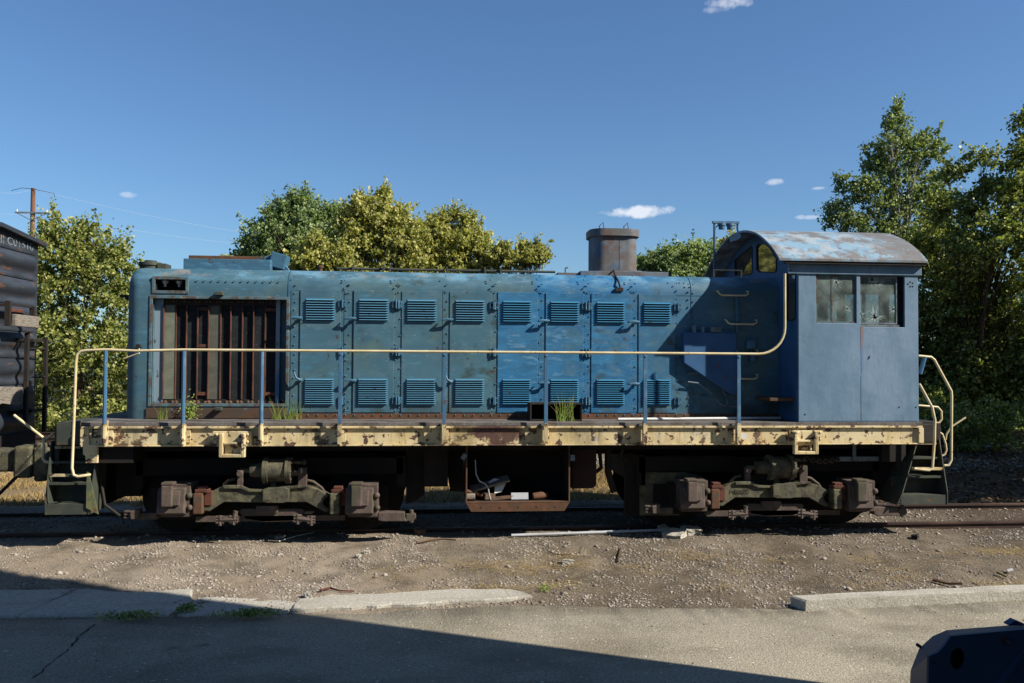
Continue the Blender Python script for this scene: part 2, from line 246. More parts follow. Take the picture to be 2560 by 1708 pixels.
M['bark'] = pmat('grey_brown_bark', srgb('5a4c3c'), .95, 0, [(srgb('3f352a'), 6, (1, 1, .4), .45, .65, 5, .8)], (12, .6, .02))
M['palebark'] = pmat('pale_poplar_bark', srgb('9c978a'), .9, 0, [(srgb('5e594e'), 6, (1, 1, 2), .5, .65, 5, .8)], (12, .4, .02))
def glass_mat(name, dust, tr, tint=(.75, .85, .85), gl=.9):
    m = bpy.data.materials.new(name); m.use_nodes = True; t = m.node_tree; n = t.nodes; l = t.links; n.clear()
    o = n.new('ShaderNodeOutputMaterial'); a = n.new('ShaderNodeBsdfTransparent'); a.inputs[0].default_value = tuple(tint)+(1,)
    g = n.new('ShaderNodeBsdfGlossy'); g.inputs['Roughness'].default_value = .04; g.inputs[0].default_value = (gl, gl, gl, 1); fr = n.new('ShaderNodeFresnel'); fr.inputs[0].default_value = 1.5
    mx_ = n.new('ShaderNodeMixShader'); l.new(fr.outputs[0], mx_.inputs[0]); l.new(a.outputs[0], mx_.inputs[1]); l.new(g.outputs[0], mx_.inputs[2])
    d = n.new('ShaderNodeBsdfDiffuse'); d.inputs[0].default_value = dust; no = n.new('ShaderNodeTexNoise'); no.inputs['Scale'].default_value = 5; no.inputs['Detail'].default_value = 6
    c = n.new('ShaderNodeTexCoord'); l.new(c.outputs['Object'], no.inputs['Vector']); mr = n.new('ShaderNodeMapRange'); mr.inputs['From Min'].default_value = .35; mr.inputs['From Max'].default_value = .75; mr.inputs['To Min'].default_value = tr*.35; mr.inputs['To Max'].default_value = tr*1.6; l.new(no.outputs[0], mr.inputs[0])
    m2 = n.new('ShaderNodeMixShader'); l.new(mr.outputs[0], m2.inputs[0]); l.new(mx_.outputs[0], m2.inputs[1]); l.new(d.outputs[0], m2.inputs[2]); l.new(m2.outputs[0], o.inputs[0]); return m
M['glass'] = glass_mat('dusty_window_glass', srgb('7b8884'), .5); M['glass2'] = glass_mat('dark_dirty_glass', srgb('5a5a52'), .3, (.13, .15, .18), .45); M['crack'] = pmat('cracked_glass_edge', srgb('b8c8c4'), .3)
def leaf_mat(name, cols, trans=.3, rough=.55):
    m = bpy.data.materials.new(name); m.use_nodes = True; t = m.node_tree; n = t.nodes; l = t.links; n.clear(); o = n.new('ShaderNodeOutputMaterial')
    ge = n.new('ShaderNodeNewGeometry'); cr = n.new('ShaderNodeValToRGB'); l.new(ge.outputs['Random Per Island'], cr.inputs[0]); e = cr.color_ramp.elements
    e[0].position = 0; e[0].color = cols[0]; e[1].position = 1; e[1].color = cols[-1]
    for i, c in enumerate(cols[1:-1]): x = e.new((i+1)/(len(cols)-1)); x.color = c
    d = n.new('ShaderNodeBsdfPrincipled'); d.inputs['Roughness'].default_value = rough; d.inputs['Specular IOR Level'].default_value = .25; l.new(cr.outputs[0], d.inputs['Base Color'])
    tr = n.new('ShaderNodeBsdfTranslucent'); vm = n.new('ShaderNodeVectorMath'); vm.operation = 'MULTIPLY'; l.new(cr.outputs[0], vm.inputs[0]); vm.inputs[1].default_value = (1.6, 1.7, .7); l.new(vm.outputs[0], tr.inputs[0])
    mx_ = n.new('ShaderNodeMixShader'); mx_.inputs[0].default_value = trans; l.new(d.outputs[0], mx_.inputs[1]); l.new(tr.outputs[0], mx_.inputs[2]); l.new(mx_.outputs[0], o.inputs[0]); return m
LF = {}
LF['bush'] = leaf_mat('olive_bush_leaves', [srgb('515c30'), srgb('70793f'), srgb('919657'), srgb('aaa468')], .36)
LF['green'] = leaf_mat('deep_green_leaves', [srgb('4c5e3c'), srgb('66784e'), srgb('82905f'), srgb('939c72')], .35)
LF['yellow'] = leaf_mat('yellow_green_leaves', [srgb('5d6430'), srgb('838645'), srgb('a19c5a'), srgb('b8b078')], .35)
LF['poplar'] = leaf_mat('glossy_poplar_leaves', [srgb('46532f'), srgb('5f6f40'), srgb('7b8852'), srgb('9aa27c')], .26, .5)
LF['dark'] = leaf_mat('dark_thicket_leaves', [srgb('434e28'), srgb('616d38'), srgb('858e4a'), srgb('aeac6e')], .25, .4)
# ------------------------------------------------------------------ ground
def smooth(a, b, x): t = np.clip((x-a)/(b-a), 0, 1); return t*t*(3-2*t)
def vnoise(x, y, s, seed=0):
    xi = np.floor(x/s).astype(int); yi = np.floor(y/s).astype(int); fx = x/s-xi; fy = y/s-yi; fx = fx*fx*(3-2*fx); fy = fy*fy*(3-2*fy)
    def h(a, b): n = np.sin(a*127.1+b*311.7+seed*74.7)*43758.5453; return n-np.floor(n)
    return (h(xi, yi)*(1-fx)+h(xi+1, yi)*fx)*(1-fy)+(h(xi, yi+1)*(1-fx)+h(xi+1, yi+1)*fx)*fy
PV_EDGE = [(-40, -4.15), (-4.6, -4.08), (-2.8, -4.12), (-1.8, -4.1), (-.7, -4.04), (.55, -3.95), (1.65, -4.14), (3.3, -4.27), (6, -4.0), (9, -3.7), (40, -1.2)]
def edgeY(x): return np.interp(x, [p[0] for p in PV_EDGE], [p[1] for p in PV_EDGE])
def ground_h(x, y):
    z = -.055-.045*smooth(5.0, 7.0, x)-.115*smooth(1.0, 3.2, -y)*(1-.78*smooth(5.0, 7.0, x))-.07*smooth(.9, 2.4, y)
    z = z+.3*smooth(6.2, 8.6, y)*(1-smooth(12.8, 15.5, y))-.05*smooth(1.5, 3, y)*(1-smooth(6, 7, y))
    rough = (vnoise(x, y, .9)-.5)*.05+(vnoise(x, y, .31, 3)-.5)*.035+(vnoise(x, y, .12, 5)-.5)*.018
    rough = rough*smooth(-4.6, -3.2, y-edgeY(x)-4.0+0*x+0) if False else rough*smooth(.0, .5, y-edgeY(x))
    z = z+rough*(1-.6*smooth(-1.3, -1.1, y)*(1-smooth(1.1, 1.3, y)))
    return z-.03*(1-smooth(-.12, .02, y-edgeY(x)))-.25*(1-smooth(-3, -1, y-edgeY(x)))*0
def axis(lo, hi, step, far):
    a = list(np.arange(lo, hi+1e-6, step)); s = step; x = a[-1]
    while x < far: s *= 1.22; x += s; a.append(x)
    s = step; x = a[0]; pre = []
    while x > -far: s *= 1.22; x -= s; pre.append(x)
    return np.array(pre[::-1]+a)
gx = axis(-9, 11, .05, 1500); gy = axis(-5.4, 5, .045, 1500); GX, GY = np.meshgrid(gx, gy); GZ = ground_h(GX, GY)
nx, ny = len(gx), len(gy); idx = np.arange(nx*ny).reshape(ny, nx)
F = np.stack([idx[:-1, :-1], idx[:-1, 1:], idx[1:, 1:], idx[1:, :-1]], -1).reshape(-1, 4)
gm = pmat('dirt_and_gravel', srgb('8a7c6a'), .95, 0, [(srgb('9c8f7e'), .8, I1, .4, .62, 4, .8), (srgb('5c5346'), 1.6, (1, 1, 1), .48, .64, 5, .75), (srgb('4d4335'), .8, I1, .2, .5, 4, .75, (0, -.8, 1.6, 30, 40)), (srgb('a0988a'), 45, I1, .56, .62, 4, .75), (srgb('3d362c'), 60, I1, .56, .63, 3, .7),
    (srgb('7b6a4c'), 1.4, (1, 1, 1), .3, .5, 5, .8, (1, 1.8, 2.6, 6, 6.8)), (srgb('463a2d'), 1.2, I1, .2, .45, 5, .8, (0, 6.5, 8.5, 60, 61)), (srgb('827b70'), 30, I1, .4, .6, 4, .8, (1, 6.4, 7, 13.5, 14.5)), (srgb('2f3320'), .6, I1, .0, .1, 4, 1., (1, 13.4, 14.2, 9000, 9001))], (55, .9, .02), .15)
go = quad_mesh('ground', np.stack([GX.ravel(), GY.ravel(), GZ.ravel()], 1), F, gm); go.data.shade_smooth(); tag(go, 'brown dirt and crushed stone yard beside and behind the tracks', 'ground', kind='structure')
# pavement slab
px_ = np.concatenate([np.linspace(-40, -6, 18), np.linspace(-5.9, 9, 300), np.linspace(9.2, 40, 12)])
ey = edgeY(px_)+np.where(np.abs(px_) < 9, (vnoise(px_, px_*0, .5, 9)-.5)*.14+(vnoise(px_, px_*0, .12, 4)-.5)*.06, 0)
rows = [0, -.02, -.5, -1.5, -4, -60]; V = []; 
for k, r in enumerate(rows):
    yy = ey+r if k < 2 else np.full_like(px_, -4.2+r) if r > -50 else np.full_like(px_, -60.)
    V += list(zip(px_, yy, np.full_like(px_, -.20 if k == 0 else -.172)))
n = len(px_); Fp = [(k*n+i, (k+1)*n+i, (k+1)*n+i+1, k*n+i+1) for k in range(len(rows)-1) for i in range(n-1)]
pv = quad_mesh('pavement', V, Fp, M['pvmt']); tag(pv, 'worn speckled concrete pavement in the foreground', 'pavement', kind='structure')
# gravel
def rocks(n, fn, smin, smax, seed):
    rg = np.random.default_rng(seed); base = np.array([(1, 0, 0), (-1, 0, 0), (0, 1, 0), (0, -1, 0), (0, 0, 1), (0, 0, -1)], float)
    bf = np.array([(0, 2, 4), (2, 1, 4), (1, 3, 4), (3, 0, 4), (2, 0, 5), (1, 2, 5), (3, 1, 5), (0, 3, 5)])
    x, y = fn(rg, n); n = len(x); s = smin*(smax/smin)**(rg.random(n)**2.6)
    v = base[None]*(.6+.7*rg.random((n, 6, 1)))*s[:, None, None]; v[:, :, 2] *= .55
    a = rg.random(n)*6.28; c, sn = np.cos(a)[:, None], np.sin(a)[:, None]; q = rg.normal(0, .35, (n, 1))
    X = v[:, :, 0]*c-v[:, :, 1]*sn; Y = v[:, :, 0]*sn+v[:, :, 1]*c; Z = v[:, :, 2]+X*q*.5
    zz = np.where(y-edgeY(x) < -.05, -.172, ground_h(x, y))
    V = np.stack([X+x[:, None], Y+y[:, None], Z+zz[:, None]+s[:, None]*.12], -1).reshape(-1, 3); F = (bf[None]+(np.arange(n)*6)[:, None, None]).reshape(-1, 3); return V, F
def near_f(rg, n):
    x = rg.uniform(-8, 10, n); y = rg.uniform(-4.3, -.9, n); d = vnoise(x, y, .8, 2)*.6+vnoise(x, y, .25, 8)*.6; k = (d > .5+.22*rg.random(n)) & (y > edgeY(x)+.0); return x[k], y[k]
V1, F1 = rocks(120000, near_f, .0035, .024, 1)
def mid_f(rg, n): x = rg.uniform(-12, 16, n); y = rg.uniform(-1.1, 1.3, n); return x, y
V2, F2 = rocks(9000, mid_f, .012, .04, 2)
def far_f(rg, n): x = rg.uniform(-14, 24, n); y = rg.uniform(6.3, 13, n); return x, y
V3, F3 = rocks(30000, far_f, .02, .06, 3)
def big_f(rg, n): x = rg.uniform(-7, 9, n); y = rg.uniform(-3.9, -1.1, n); return x, y
V4, F4 = rocks(420, big_f, .02, .05, 4)
def pv_f(rg, n): x = rg.uniform(-5, 7, n); y = -4.1-rg.random(n)**2*3.5; return x, y
V5, F5 = rocks(420, pv_f, .005, .018, 5)
VV = [V1, V2, V3, V4, V5]; FF = []; o = 0
for v, f in zip(VV, (F1, F2, F3, F4, F5)): FF.append(f+o); o += len(v)
gr = quad_mesh('gravel', np.concatenate(VV), np.concatenate(FF), M['stone']); tag(gr, 'pale crushed stone scattered over the dirt and ballast', 'gravel', kind='stuff')
# dry grass behind the locomotive, grass litter in front
def grass(name, n, fn, hmin, hmax, wd, mat, label, lean, seed, lift=0):
    rg = np.random.default_rng(seed); x, y = fn(rg, n); n = len(x); h = rg.uniform(hmin, hmax, n); a = rg.random(n)*6.28; z = ground_h(x, y)+lift
    dx, dy = np.cos(a)*wd, np.sin(a)*wd; lx, ly = rg.normal(0, lean, n)*h, rg.normal(0, lean, n)*h
    hz = h/np.sqrt(1+lean*lean*2)
    V = np.stack([np.stack([x-dx, y-dy, z], 1), np.stack([x+dx, y+dy, z], 1), np.stack([x+lx+dx*.2, y+ly, z+hz], 1)], 1).reshape(-1, 3)
    ob = quad_mesh(name, V, np.arange(n*3).reshape(-1, 3), mat); return tag(ob, label, 'grass', kind='stuff')
def gb(rg, n): x = rg.uniform(-16, 7.5, n); y = rg.uniform(2, 6.6, n); k = vnoise(x, y, .7, 12) > .3; return x[k], y[k]
grass('dry_grass', 60000, gb, .06, .22, .006, M['straw'], 'dry straw coloured grass on the ground behind the locomotive', .6, 11)
def gl(rg, n):
    cx = rg.uniform(-1, 8, 45); cy = rg.uniform(-3.7, -2.0, 45); k = rg.integers(0, 45, n); return cx[k]+rg.normal(0, .16, n), cy[k]+rg.normal(0, .06, n)
grass('straw_litter', 2600, gl, .05, .13, .0022, M['straw'], 'thin dry straw lying in wisps on the dirt in front of the track', 3.5, 12, .012)
rgl = np.random.default_rng(77); n_ = 9000; xl = rgl.uniform(5.5, 20, n_); yl = rgl.uniform(1.0, 8.5, n_); kk = vnoise(xl, yl, 1.1, 31) > .35; xl = xl[kk]; yl = yl[kk]; n_ = len(xl)
cl = np.stack([xl, yl, ground_h(xl, yl)+.012+rgl.random(n_)*.03], 1); al = rgl.normal(size=(n_, 3)); al[:, 2] *= .35; al /= np.linalg.norm(al, axis=1)[:, None]; bl = np.cross(al, rgl.normal(size=(n_, 3))*[.4, .4, 1]); bl /= np.linalg.norm(bl, axis=1)[:, None]
Vl = np.stack([cl-al*.05, cl+bl*.028, cl+al*.05, cl-bl*.028], 1).reshape(-1, 3)
ll = quad_mesh('leaf_litter', Vl, np.arange(n_*4).reshape(-1, 4), pmat('dead_brown_leaves', srgb('6b543a'), .8, 0, [], None, .2, .5)); tag(ll, 'dead brown leaves and twigs littering the ground beside the far track', 'leaf litter', kind='stuff')
# ------------------------------------------------------------------ tracks
M['rail'] = pmat('brown_rail_steel', srgb('44342d'), .6, .3, [(srgb('6c5648'), 5, (.3, 1, 1), .5, .7, 4, .7)], (30, .2, .004)); M['tie'] = pmat('old_creosote_timber', srgb('3a322a'), .95, 0, [(srgb('574d42'), 6, (6, 1, 1), .45, .65, 5, .7)], (20, .6, .01))
def track(name, label, y0, z, x0, x1, tilt=0):
    t = thing(name, label, 'railway track', (0, y0, z-.17))
    for sgn in (-1, 1):
        r = MB(); yc = y0+sgn*.7525
        pr = [(-.07, -.16), (.07, -.16), (.07, -.147), (.01, -.125), (.01, -.04), (.035, -.03), (.035, -.003), (.03, 0), (-.03, 0), (-.035, -.003), (-.035, -.03), (-.01, -.04), (-.01, -.125), (-.07, -.147)]
        k = len(pr); r.add([(x0, yc+a, z+b) for a, b in pr]+[(x1, yc+a, z+b) for a, b in pr], [tuple(range(k))[::-1], tuple(range(k, 2*k))]+[(i, (i+1) % k, (i+1) % k+k, i+k) for i in range(k)])
        r.build('rail', M['rail'], t)
    q = MB(); x = x0+.2
    while x < x1-.2: q.box((x, y0-1.28+rnd.uniform(-.06, .06), z-.30), (x+.22, y0+1.28, z-.162+rnd.uniform(-.015, .004)), rot=Matrix.Rotation(rnd.uniform(-.03, .03), 3, 'Z')); x += .56
    s = q.build('sleepers', M['tie'], t, bevel=.008); s['kind'] = 'stuff'
    return t
track('railway_track', 'rusty railway track directly under the blue locomotive', 0, 0, -24, 26)
track('railway_track', 'far railway track on raised ballast behind the locomotive', 10.6, .34, -30, 40)
# ------------------------------------------------------------------ kerbs, slabs
def slab_poly(pts, z0, z1, name, label, cat, mat=M['concrete'], group=None, jitter=.012, sub=.12, seed=0):
    """irregular concrete piece: outline [(x,y)] subdivided and roughened"""
    rg = random.Random(seed); q = []
    for i in range(len(pts)):
        a = Vector(pts[i]); b = Vector(pts[(i+1) % len(pts)]); k = max(1, int((b-a).length/sub))
        for j in range(k): p = a.lerp(b, j/k); q.append((p.x+rg.uniform(-jitter, jitter), p.y+rg.uniform(-jitter, jitter)))
    m = MB(); n = len(q); cxy = (sum(p[0] for p in q)/n, sum(p[1] for p in q)/n)
    tr = tessellate_polygon([[Vector((x, y, 0)) for x, y in q]])
    def ins(p): d = Vector((cxy[0]-p[0], cxy[1]-p[1])); d = d.normalized()*min(.02, d.length*.3); return (p[0]+d.x, p[1]+d.y)
    vs = [(x, y, z0) for x, y in q]+[(x, y, z1-.015) for x, y in q]+[ins(p)+(z1+rg.uniform(-.004, .004),) for p in q]
    fs = [(i, (i+1) % n, (i+1) % n+n, i+n) for i in range(n)]+[(i+n, (i+1) % n+n, (i+1) % n+2*n, i+2*n) for i in range(n)]+[tuple(2*n+i for i in t) for t in tr]
    m.add(vs, fs); return single(m, name, mat, label, cat, (cxy[0], cxy[1], z0), group)
slab_poly([(3.30, -4.36), (9.5, -3.79), (9.5, -3.60), (3.22, -4.17)], -.26, -.065, 'kerb', 'long intact raised concrete kerb at the right edge of the pavement', 'kerb', jitter=.006, sub=.25, seed=3)
slab_poly([(-5.9, -4.02), (-4.42, -4.04), (-4.30, -3.45), (-4.25, -3.08), (-5.9, -3.0)], -.26, -.150, 'kerb_slab', 'broken pale concrete slab at the far left with a crack on its right side', 'concrete slab', group='broken kerb slabs', seed=4)
slab_poly([(-4.37, -4.05), (-2.97, -4.1), (-2.88, -3.62), (-2.98, -3.2), (-3.6, -3.27), (-4.22, -3.1), (-4.25, -3.45)], -.26, -.140, 'kerb_slab', 'large flat broken slab in the shade between the crack and the weeds', 'concrete slab', group='broken kerb slabs', seed=5)
slab_poly([(-2.9, -4.1), (-1.84, -4.1), (-1.80, -3.72), (-2.2, -3.55), (-2.86, -3.5)], -.26, -.152, 'kerb_slab', 'crumbled low slab crossed by the shadow edge, moss in front', 'concrete slab', group='broken kerb slabs', seed=6, jitter=.03)
slab_poly([(-1.80, -4.06), (.35, -3.82), (.62, -3.72), (.45, -3.5), (-.1, -3.42), (-.65, -3.50), (-1.0, -3.58), (-1.5, -3.6), (-1.78, -3.72)], -.26, -.128, 'kerb_slab', 'sunlit pale crumbling slab with a ragged back edge, right of the shadow', 'concrete slab', group='broken kerb slabs', seed=7, jitter=.025)
# ------------------------------------------------------------------ foliage
def crown_pts(rg, ell, n_cl, per, spread):
    wts = np.array([e[3]*e[4]*e[5] for e in ell])**.67; wts /= wts.sum(); k = rg.choice(len(ell), n_cl, p=wts); E_ = np.array(ell)[k]
    d = rg.normal(size=(n_cl, 3)); d /= np.linalg.norm(d, axis=1)[:, None]; rad = .2+.86*rg.random(n_cl)**.75; c = E_[:, :3]+d*rad[:, None]*E_[:, 3:6]
    sz = spread*.8*rg.uniform(.45, 1.25, n_cl); o = rg.normal(size=(n_cl, per, 3))*.5; o *= sz[:, None, None]; o[:, :, 2] *= .7
    return c, (c[:, None]+o).reshape(-1, 3)
def leaves(rg, pts, size, droop=.0):
    n = len(pts); a = rg.normal(size=(n, 3)); a[:, 2] -= droop; a /= np.linalg.norm(a, axis=1)[:, None]; b = rg.normal(size=(n, 3)); b = np.cross(a, b); b /= np.linalg.norm(b, axis=1)[:, None]
    s = size*rg.uniform(.6, 1.25, n)[:, None]; w_ = s*.36; cdir = np.cross(a, b)*s*.12
    V = np.stack([pts-a*s*.5, pts+b*w_+cdir, pts+a*s*.5, pts-b*w_+cdir], 1).reshape(-1, 3); return V, np.arange(n*4).reshape(-1, 4)
def tree(name, label, cat, base, ell, n_cl, per, spread, leaf, mat, seed, r0=.14, trunks=1, bark='bark', limbs=26, droop=.3, group=None, zmin=None, fork=.35):
    rg = np.random.default_rng(seed); base = np.array(base, float); t = thing(name, label, cat, tuple(base), group)
    c, p = crown_pts(rg, ell, n_cl, per, spread)
    ns = int(n_cl*.28); i_ = rg.choice(len(c), ns, p=(lambda w_: w_/w_.sum())(np.exp((c[:, 2]-c[:, 2].max())/1.2)+.04)); ctr = np.mean([e[:3] for e in ell], 0); dr = c[i_]-ctr; dr[:, 2] = abs(dr[:, 2])+.5; dr += rg.normal(0, .5, dr.shape); dr /= np.linalg.norm(dr, axis=1)[:, None]
    ln = spread*rg.uniform(.6, 2.1, ns); u_ = rg.random((ns, 12)); sh = c[i_][:, None]+dr[:, None]*(u_*ln[:, None])[..., None]+rg.normal(0, leaf*.45, (ns, 12, 3)); p = np.concatenate([p, sh.reshape(-1, 3)])
    p = p[p[:, 2] > base[2]+.05]
    V, F_ = leaves(rg, p, leaf, droop); quad_mesh('crown', V, F_, mat, t, tuple(base))
    m = MB(); top = max(e[2]+e[5]*.6 for e in ell); mid = np.mean([e[:3] for e in ell], 0)
    for k in range(trunks):
        off = np.array([rg.uniform(-.35, .35), rg.uniform(-.3, .3), 0])*(trunks > 1); e = ell[k % len(ell)]; tp = np.array([e[0], e[1], min(top, e[2]+e[5]*.55)]) if trunks > 1 else np.array([mid[0], mid[1], top])
        b0 = base+off; pts = []
        for j in range(9):
            u = j/8; q = b0*(1-u)+tp*u; q[:2] = b0[:2]+(tp[:2]-b0[:2])*u**1.5; q[:2] += rg.normal(0, .06*r0/.14, 2)*(0 < j < 8); pts.append(q)
        m.tube(pts, [r0*(1-.85*j/8)+.01 for j in range(9)], 8)
        for i in rg.choice(len(c), min(limbs//trunks, len(c)), replace=False):
            tgt = c[i]; u = rg.uniform(fork, .85); st = pts[min(7, int(u*8))]
            if tgt[2] < st[2]-.2: st = pts[2]
            md = (st+tgt)/2+np.array([0, 0, .12*np.linalg.norm(tgt-st)]); m.tube([st, md, tgt], [r0*.32*(1-u*.5), r0*.2, .012], 5)
            for _ in range(3):
                d = rg.normal(0, spread*.8, 3); d[2] = abs(d[2]); m.tube([md*.4+tgt*.6, tgt+d], [r0*.1, .006], 4)
    m.build('trunk', M[bark], t, smooth=60); return t
def at(px, py, Y): return P(px, py, Y)
def E3(px, py, Y, rx, ry, rz): q = P(px, py, Y); return (q[0], q[1], q[2], rx, ry, rz)   # ellipsoid centred where the photo shows it, at depth Y
# left bush
Yb = 15.; b = at(215, 1040, Yb)
tree('leafy_bush', 'tall loose olive green bush between the black boxcar and the locomotive nose', 'bush', (b[0], Yb, -.1),
    [E3(215, 860, Yb, 1.9, 1.3, 1.7), E3(150, 690, Yb, 1.0, .9, 1.4), E3(235, 650, Yb, 1.0, .9, 1.2), E3(300, 740, Yb, .8, .8, 1.1), E3(130, 600, Yb, .45, .5, .65), E3(190, 600, Yb, .35, .5, .55), E3(60, 850, Yb, 1.6, 1.2, 2.0), E3(330, 900, Yb, 1.1, 1, 1.3), E3(60, 690, Yb, .9, .8, 1.2), E3(120, 590, Yb, .2, .3, .5), E3(215, 590, Yb, .2, .3, .35), E3(290, 640, Yb, .3, .3, .35), E3(320, 680, Yb, .25, .3, .4), E3(140, 545, Yb, .12, .12, .25), (b[0]-2, Yb-.3, .6, 1.6, 1, .9), (b[0]+.2, Yb-.3, .5, 1.7, 1, .9), (b[0]+1.9, Yb-.3, .5, 1.4, 1, .9)], 1700, 28, .3, .12, LF['bush'], 21, .07, 5, limbs=40, fork=.15)
Yb = 19.; b = at(420, 1040, Yb)
tree('leafy_bush', 'bush behind the locomotive nose, only seen through gaps under and beside the hood', 'bush', (b[0], Yb, -.1), [E3(420, 850, Yb, 2.2, 1.3, 2.0), E3(560, 850, Yb, 2.2, 1.3, 1.9), E3(700, 860, Yb, 2, 1.3, 1.7)], 500, 26, .4, .14, LF['bush'], 22, .07, 4)
# green tree
Yb = 36.; b = at(730, 1010, Yb)
tree('broad_tree', 'large deep green round topped tree behind the yellowish trees', 'tree', (b[0], Yb, -.1),
    [E3(735, 640, Yb, 2.7, 2.2, 2.6), E3(650, 640, Yb, 1.3, 1.3, 1.9), E3(760, 555, Yb, 1.4, 1.3, 1.2), E3(705, 545, Yb, .9, 1, 1.0), E3(800, 560, Yb, 1.4, 1.3, 1.3), E3(620, 670, Yb, .8, .9, 1.1), E3(860, 620, Yb, 1.5, 1.4, 2.0), E3(850, 545, Yb, .8, .8, .7), E3(745, 500, Yb, .8, .8, .5)], 1500, 30, .46, .19, LF['green'], 23, .3, 1, limbs=40)
# yellow trees
Yb = 27.
tree('yellowing_tree', 'tall yellow green tree standing right of the deep green tree', 'tree', (at(930, 1010, Yb)[0], Yb, -.1),
    [E3(930, 590, Yb, 1.7, 1.3, 1.3), E3(905, 530, Yb, .8, .9, .8), E3(960, 540, Yb, 1.0, .9, .8), E3(1000, 590, Yb, 1.2, 1, 1.3), E3(870, 560, Yb, .6, .7, .8), E3(960, 490, Yb, .35, .4, .35), E3(900, 500, Yb, .25, .3, .3), E3(1020, 640, Yb, 1.2, 1, 1.3), E3(820, 650, Yb, 1.0, 1, 1.0), E3(930, 700, Yb, 2, 1.3, 1.2)], 1150, 24, .34, .17, LF['yellow'], 24, .16, 2, limbs=50, droop=.9)
tree('yellowing_tree', 'yellow green tree right of centre with a ragged top sloping down', 'tree', (at(1130, 1010, Yb+1)[0], Yb+1, -.1),
    [E3(1130, 610, Yb+1, 1.2, 1, 1.1), E3(1100, 560, Yb+1, .6, .7, .6), E3(1060, 600, Yb+1, .7, .8, .8), E3(1180, 610, Yb+1, .8, .8, .9), E3(1170, 560, Yb+1, .45, .5, .6), E3(1140, 540, Yb+1, .25, .3, .25), E3(1210, 660, Yb+1, .8, .8, .9), E3(1100, 680, Yb+1, 1.7, 1.1, 1.1)], 800, 24, .34, .17, LF['yellow'], 25, .13, 2, limbs=44, droop=.9)
tree('yellowing_tree', 'low yellow green sapling in front of the deep green tree', 'tree', (at(770, 1010, Yb-2)[0], Yb-2, -.1),
    [E3(780, 650, Yb-2, .9, .9, .7), E3(740, 665, Yb-2, .7, .7, .5), E3(850, 650, Yb-2, .8, .8, .8), E3(600, 668, Yb-2, .6, .6, .4), E3(790, 610, Yb-2, .45, .5, .5)], 380, 22, .3, .16, LF['yellow'], 26, .09, 3, limbs=20, droop=.9)
tree('yellowing_sapling', 'thin wispy yellow green sapling nearest the exhaust stack', 'tree', (at(1300, 1010, Yb)[0], Yb, -.1),
    [E3(1270, 650, Yb, .8, .7, .5), E3(1320, 655, Yb, .7, .7, .5), E3(1262, 615, Yb, .25, .3, .3), E3(1310, 620, Yb, .35, .4, .35), E3(1345, 615, Yb, .28, .3, .28), E3(1378, 600, Yb, .1, .1, .08), E3(1240, 640, Yb, .4, .5, .5), E3(1355, 640, Yb, .4, .5, .35)], 260, 20, .24, .15, LF['yellow'], 27, .07, 4, limbs=36, droop=.9)
Yb = 34.
tree('round_tree', 'mid green tree whose rounded top shows between the stack and the cab', 'tree', (at(1720, 1010, Yb)[0], Yb, -.1),
    [E3(1720, 665, Yb, 2.2, 1.8, 1.2), E3(1650, 655, Yb, 1.0, 1, .7), E3(1740, 630, Yb, 1.2, 1, .6), E3(1670, 635, Yb, .6, .6, .4), E3(1610, 660, Yb, .5, .6, .5), E3(1800, 640, Yb, .8, .8, .8), E3(1715, 720, Yb, 2.6, 1.8, 1.5)], 900, 26, .4, .17, LF['green'], 28, .22, 1, limbs=26)
tree('yellowing_tree', 'yellowing tree just left of the cab roof, mostly hidden behind it', 'tree', (at(1850, 1010, 25)[0], 25, -.1),
    [E3(1830, 610, 25, .45, .5, .6), E3(1850, 680, 25, 1.3, 1, 1.5), E3(1800, 665, 25, .5, .5, .4), E3(1950, 760, 25, 1.6, 1.2, 1.8)], 420, 24, .32, .15, LF['yellow'], 29, .12, 2, limbs=20, droop=.8)
# poplar
Yb = 16.5
tree('poplar_tree', 'tall poplar with pale trunks rising behind the cab roof', 'tree', (at(2235, 1040, Yb)[0], Yb, -.1),
    [E3(2230, 400, Yb, 1.0, .9, 1.2), E3(2245, 310, Yb, .45, .5, .45), E3(2290, 370, Yb, .8, .8, .75), E3(2330, 370, Yb, .55, .6, .7), E3(2190, 400, Yb, .5, .6, .7), E3(2150, 470, Yb, .8, .8, .5), E3(2105, 450, Yb, .3, .4, .28), E3(2095, 530, Yb, .45, .5, .55), E3(2075, 555, Yb, .25, .3, .3), E3(2140, 560, Yb, .9, .8, .55), E3(2240, 520, Yb, 1.2, 1, 1.2), E3(2320, 480, Yb, .9, .8, 1.0), E3(2300, 640, Yb, 1.6, 1.2, 1.4), E3(2215, 640, Yb, 1.5, 1.2, 1.3), E3(2240, 275, Yb, .2, .25, .2)], 1100, 24, .26, .115, LF['poplar'], 30, .15, 3, 'palebark', limbs=44, fork=.3)
Yb = 11.8
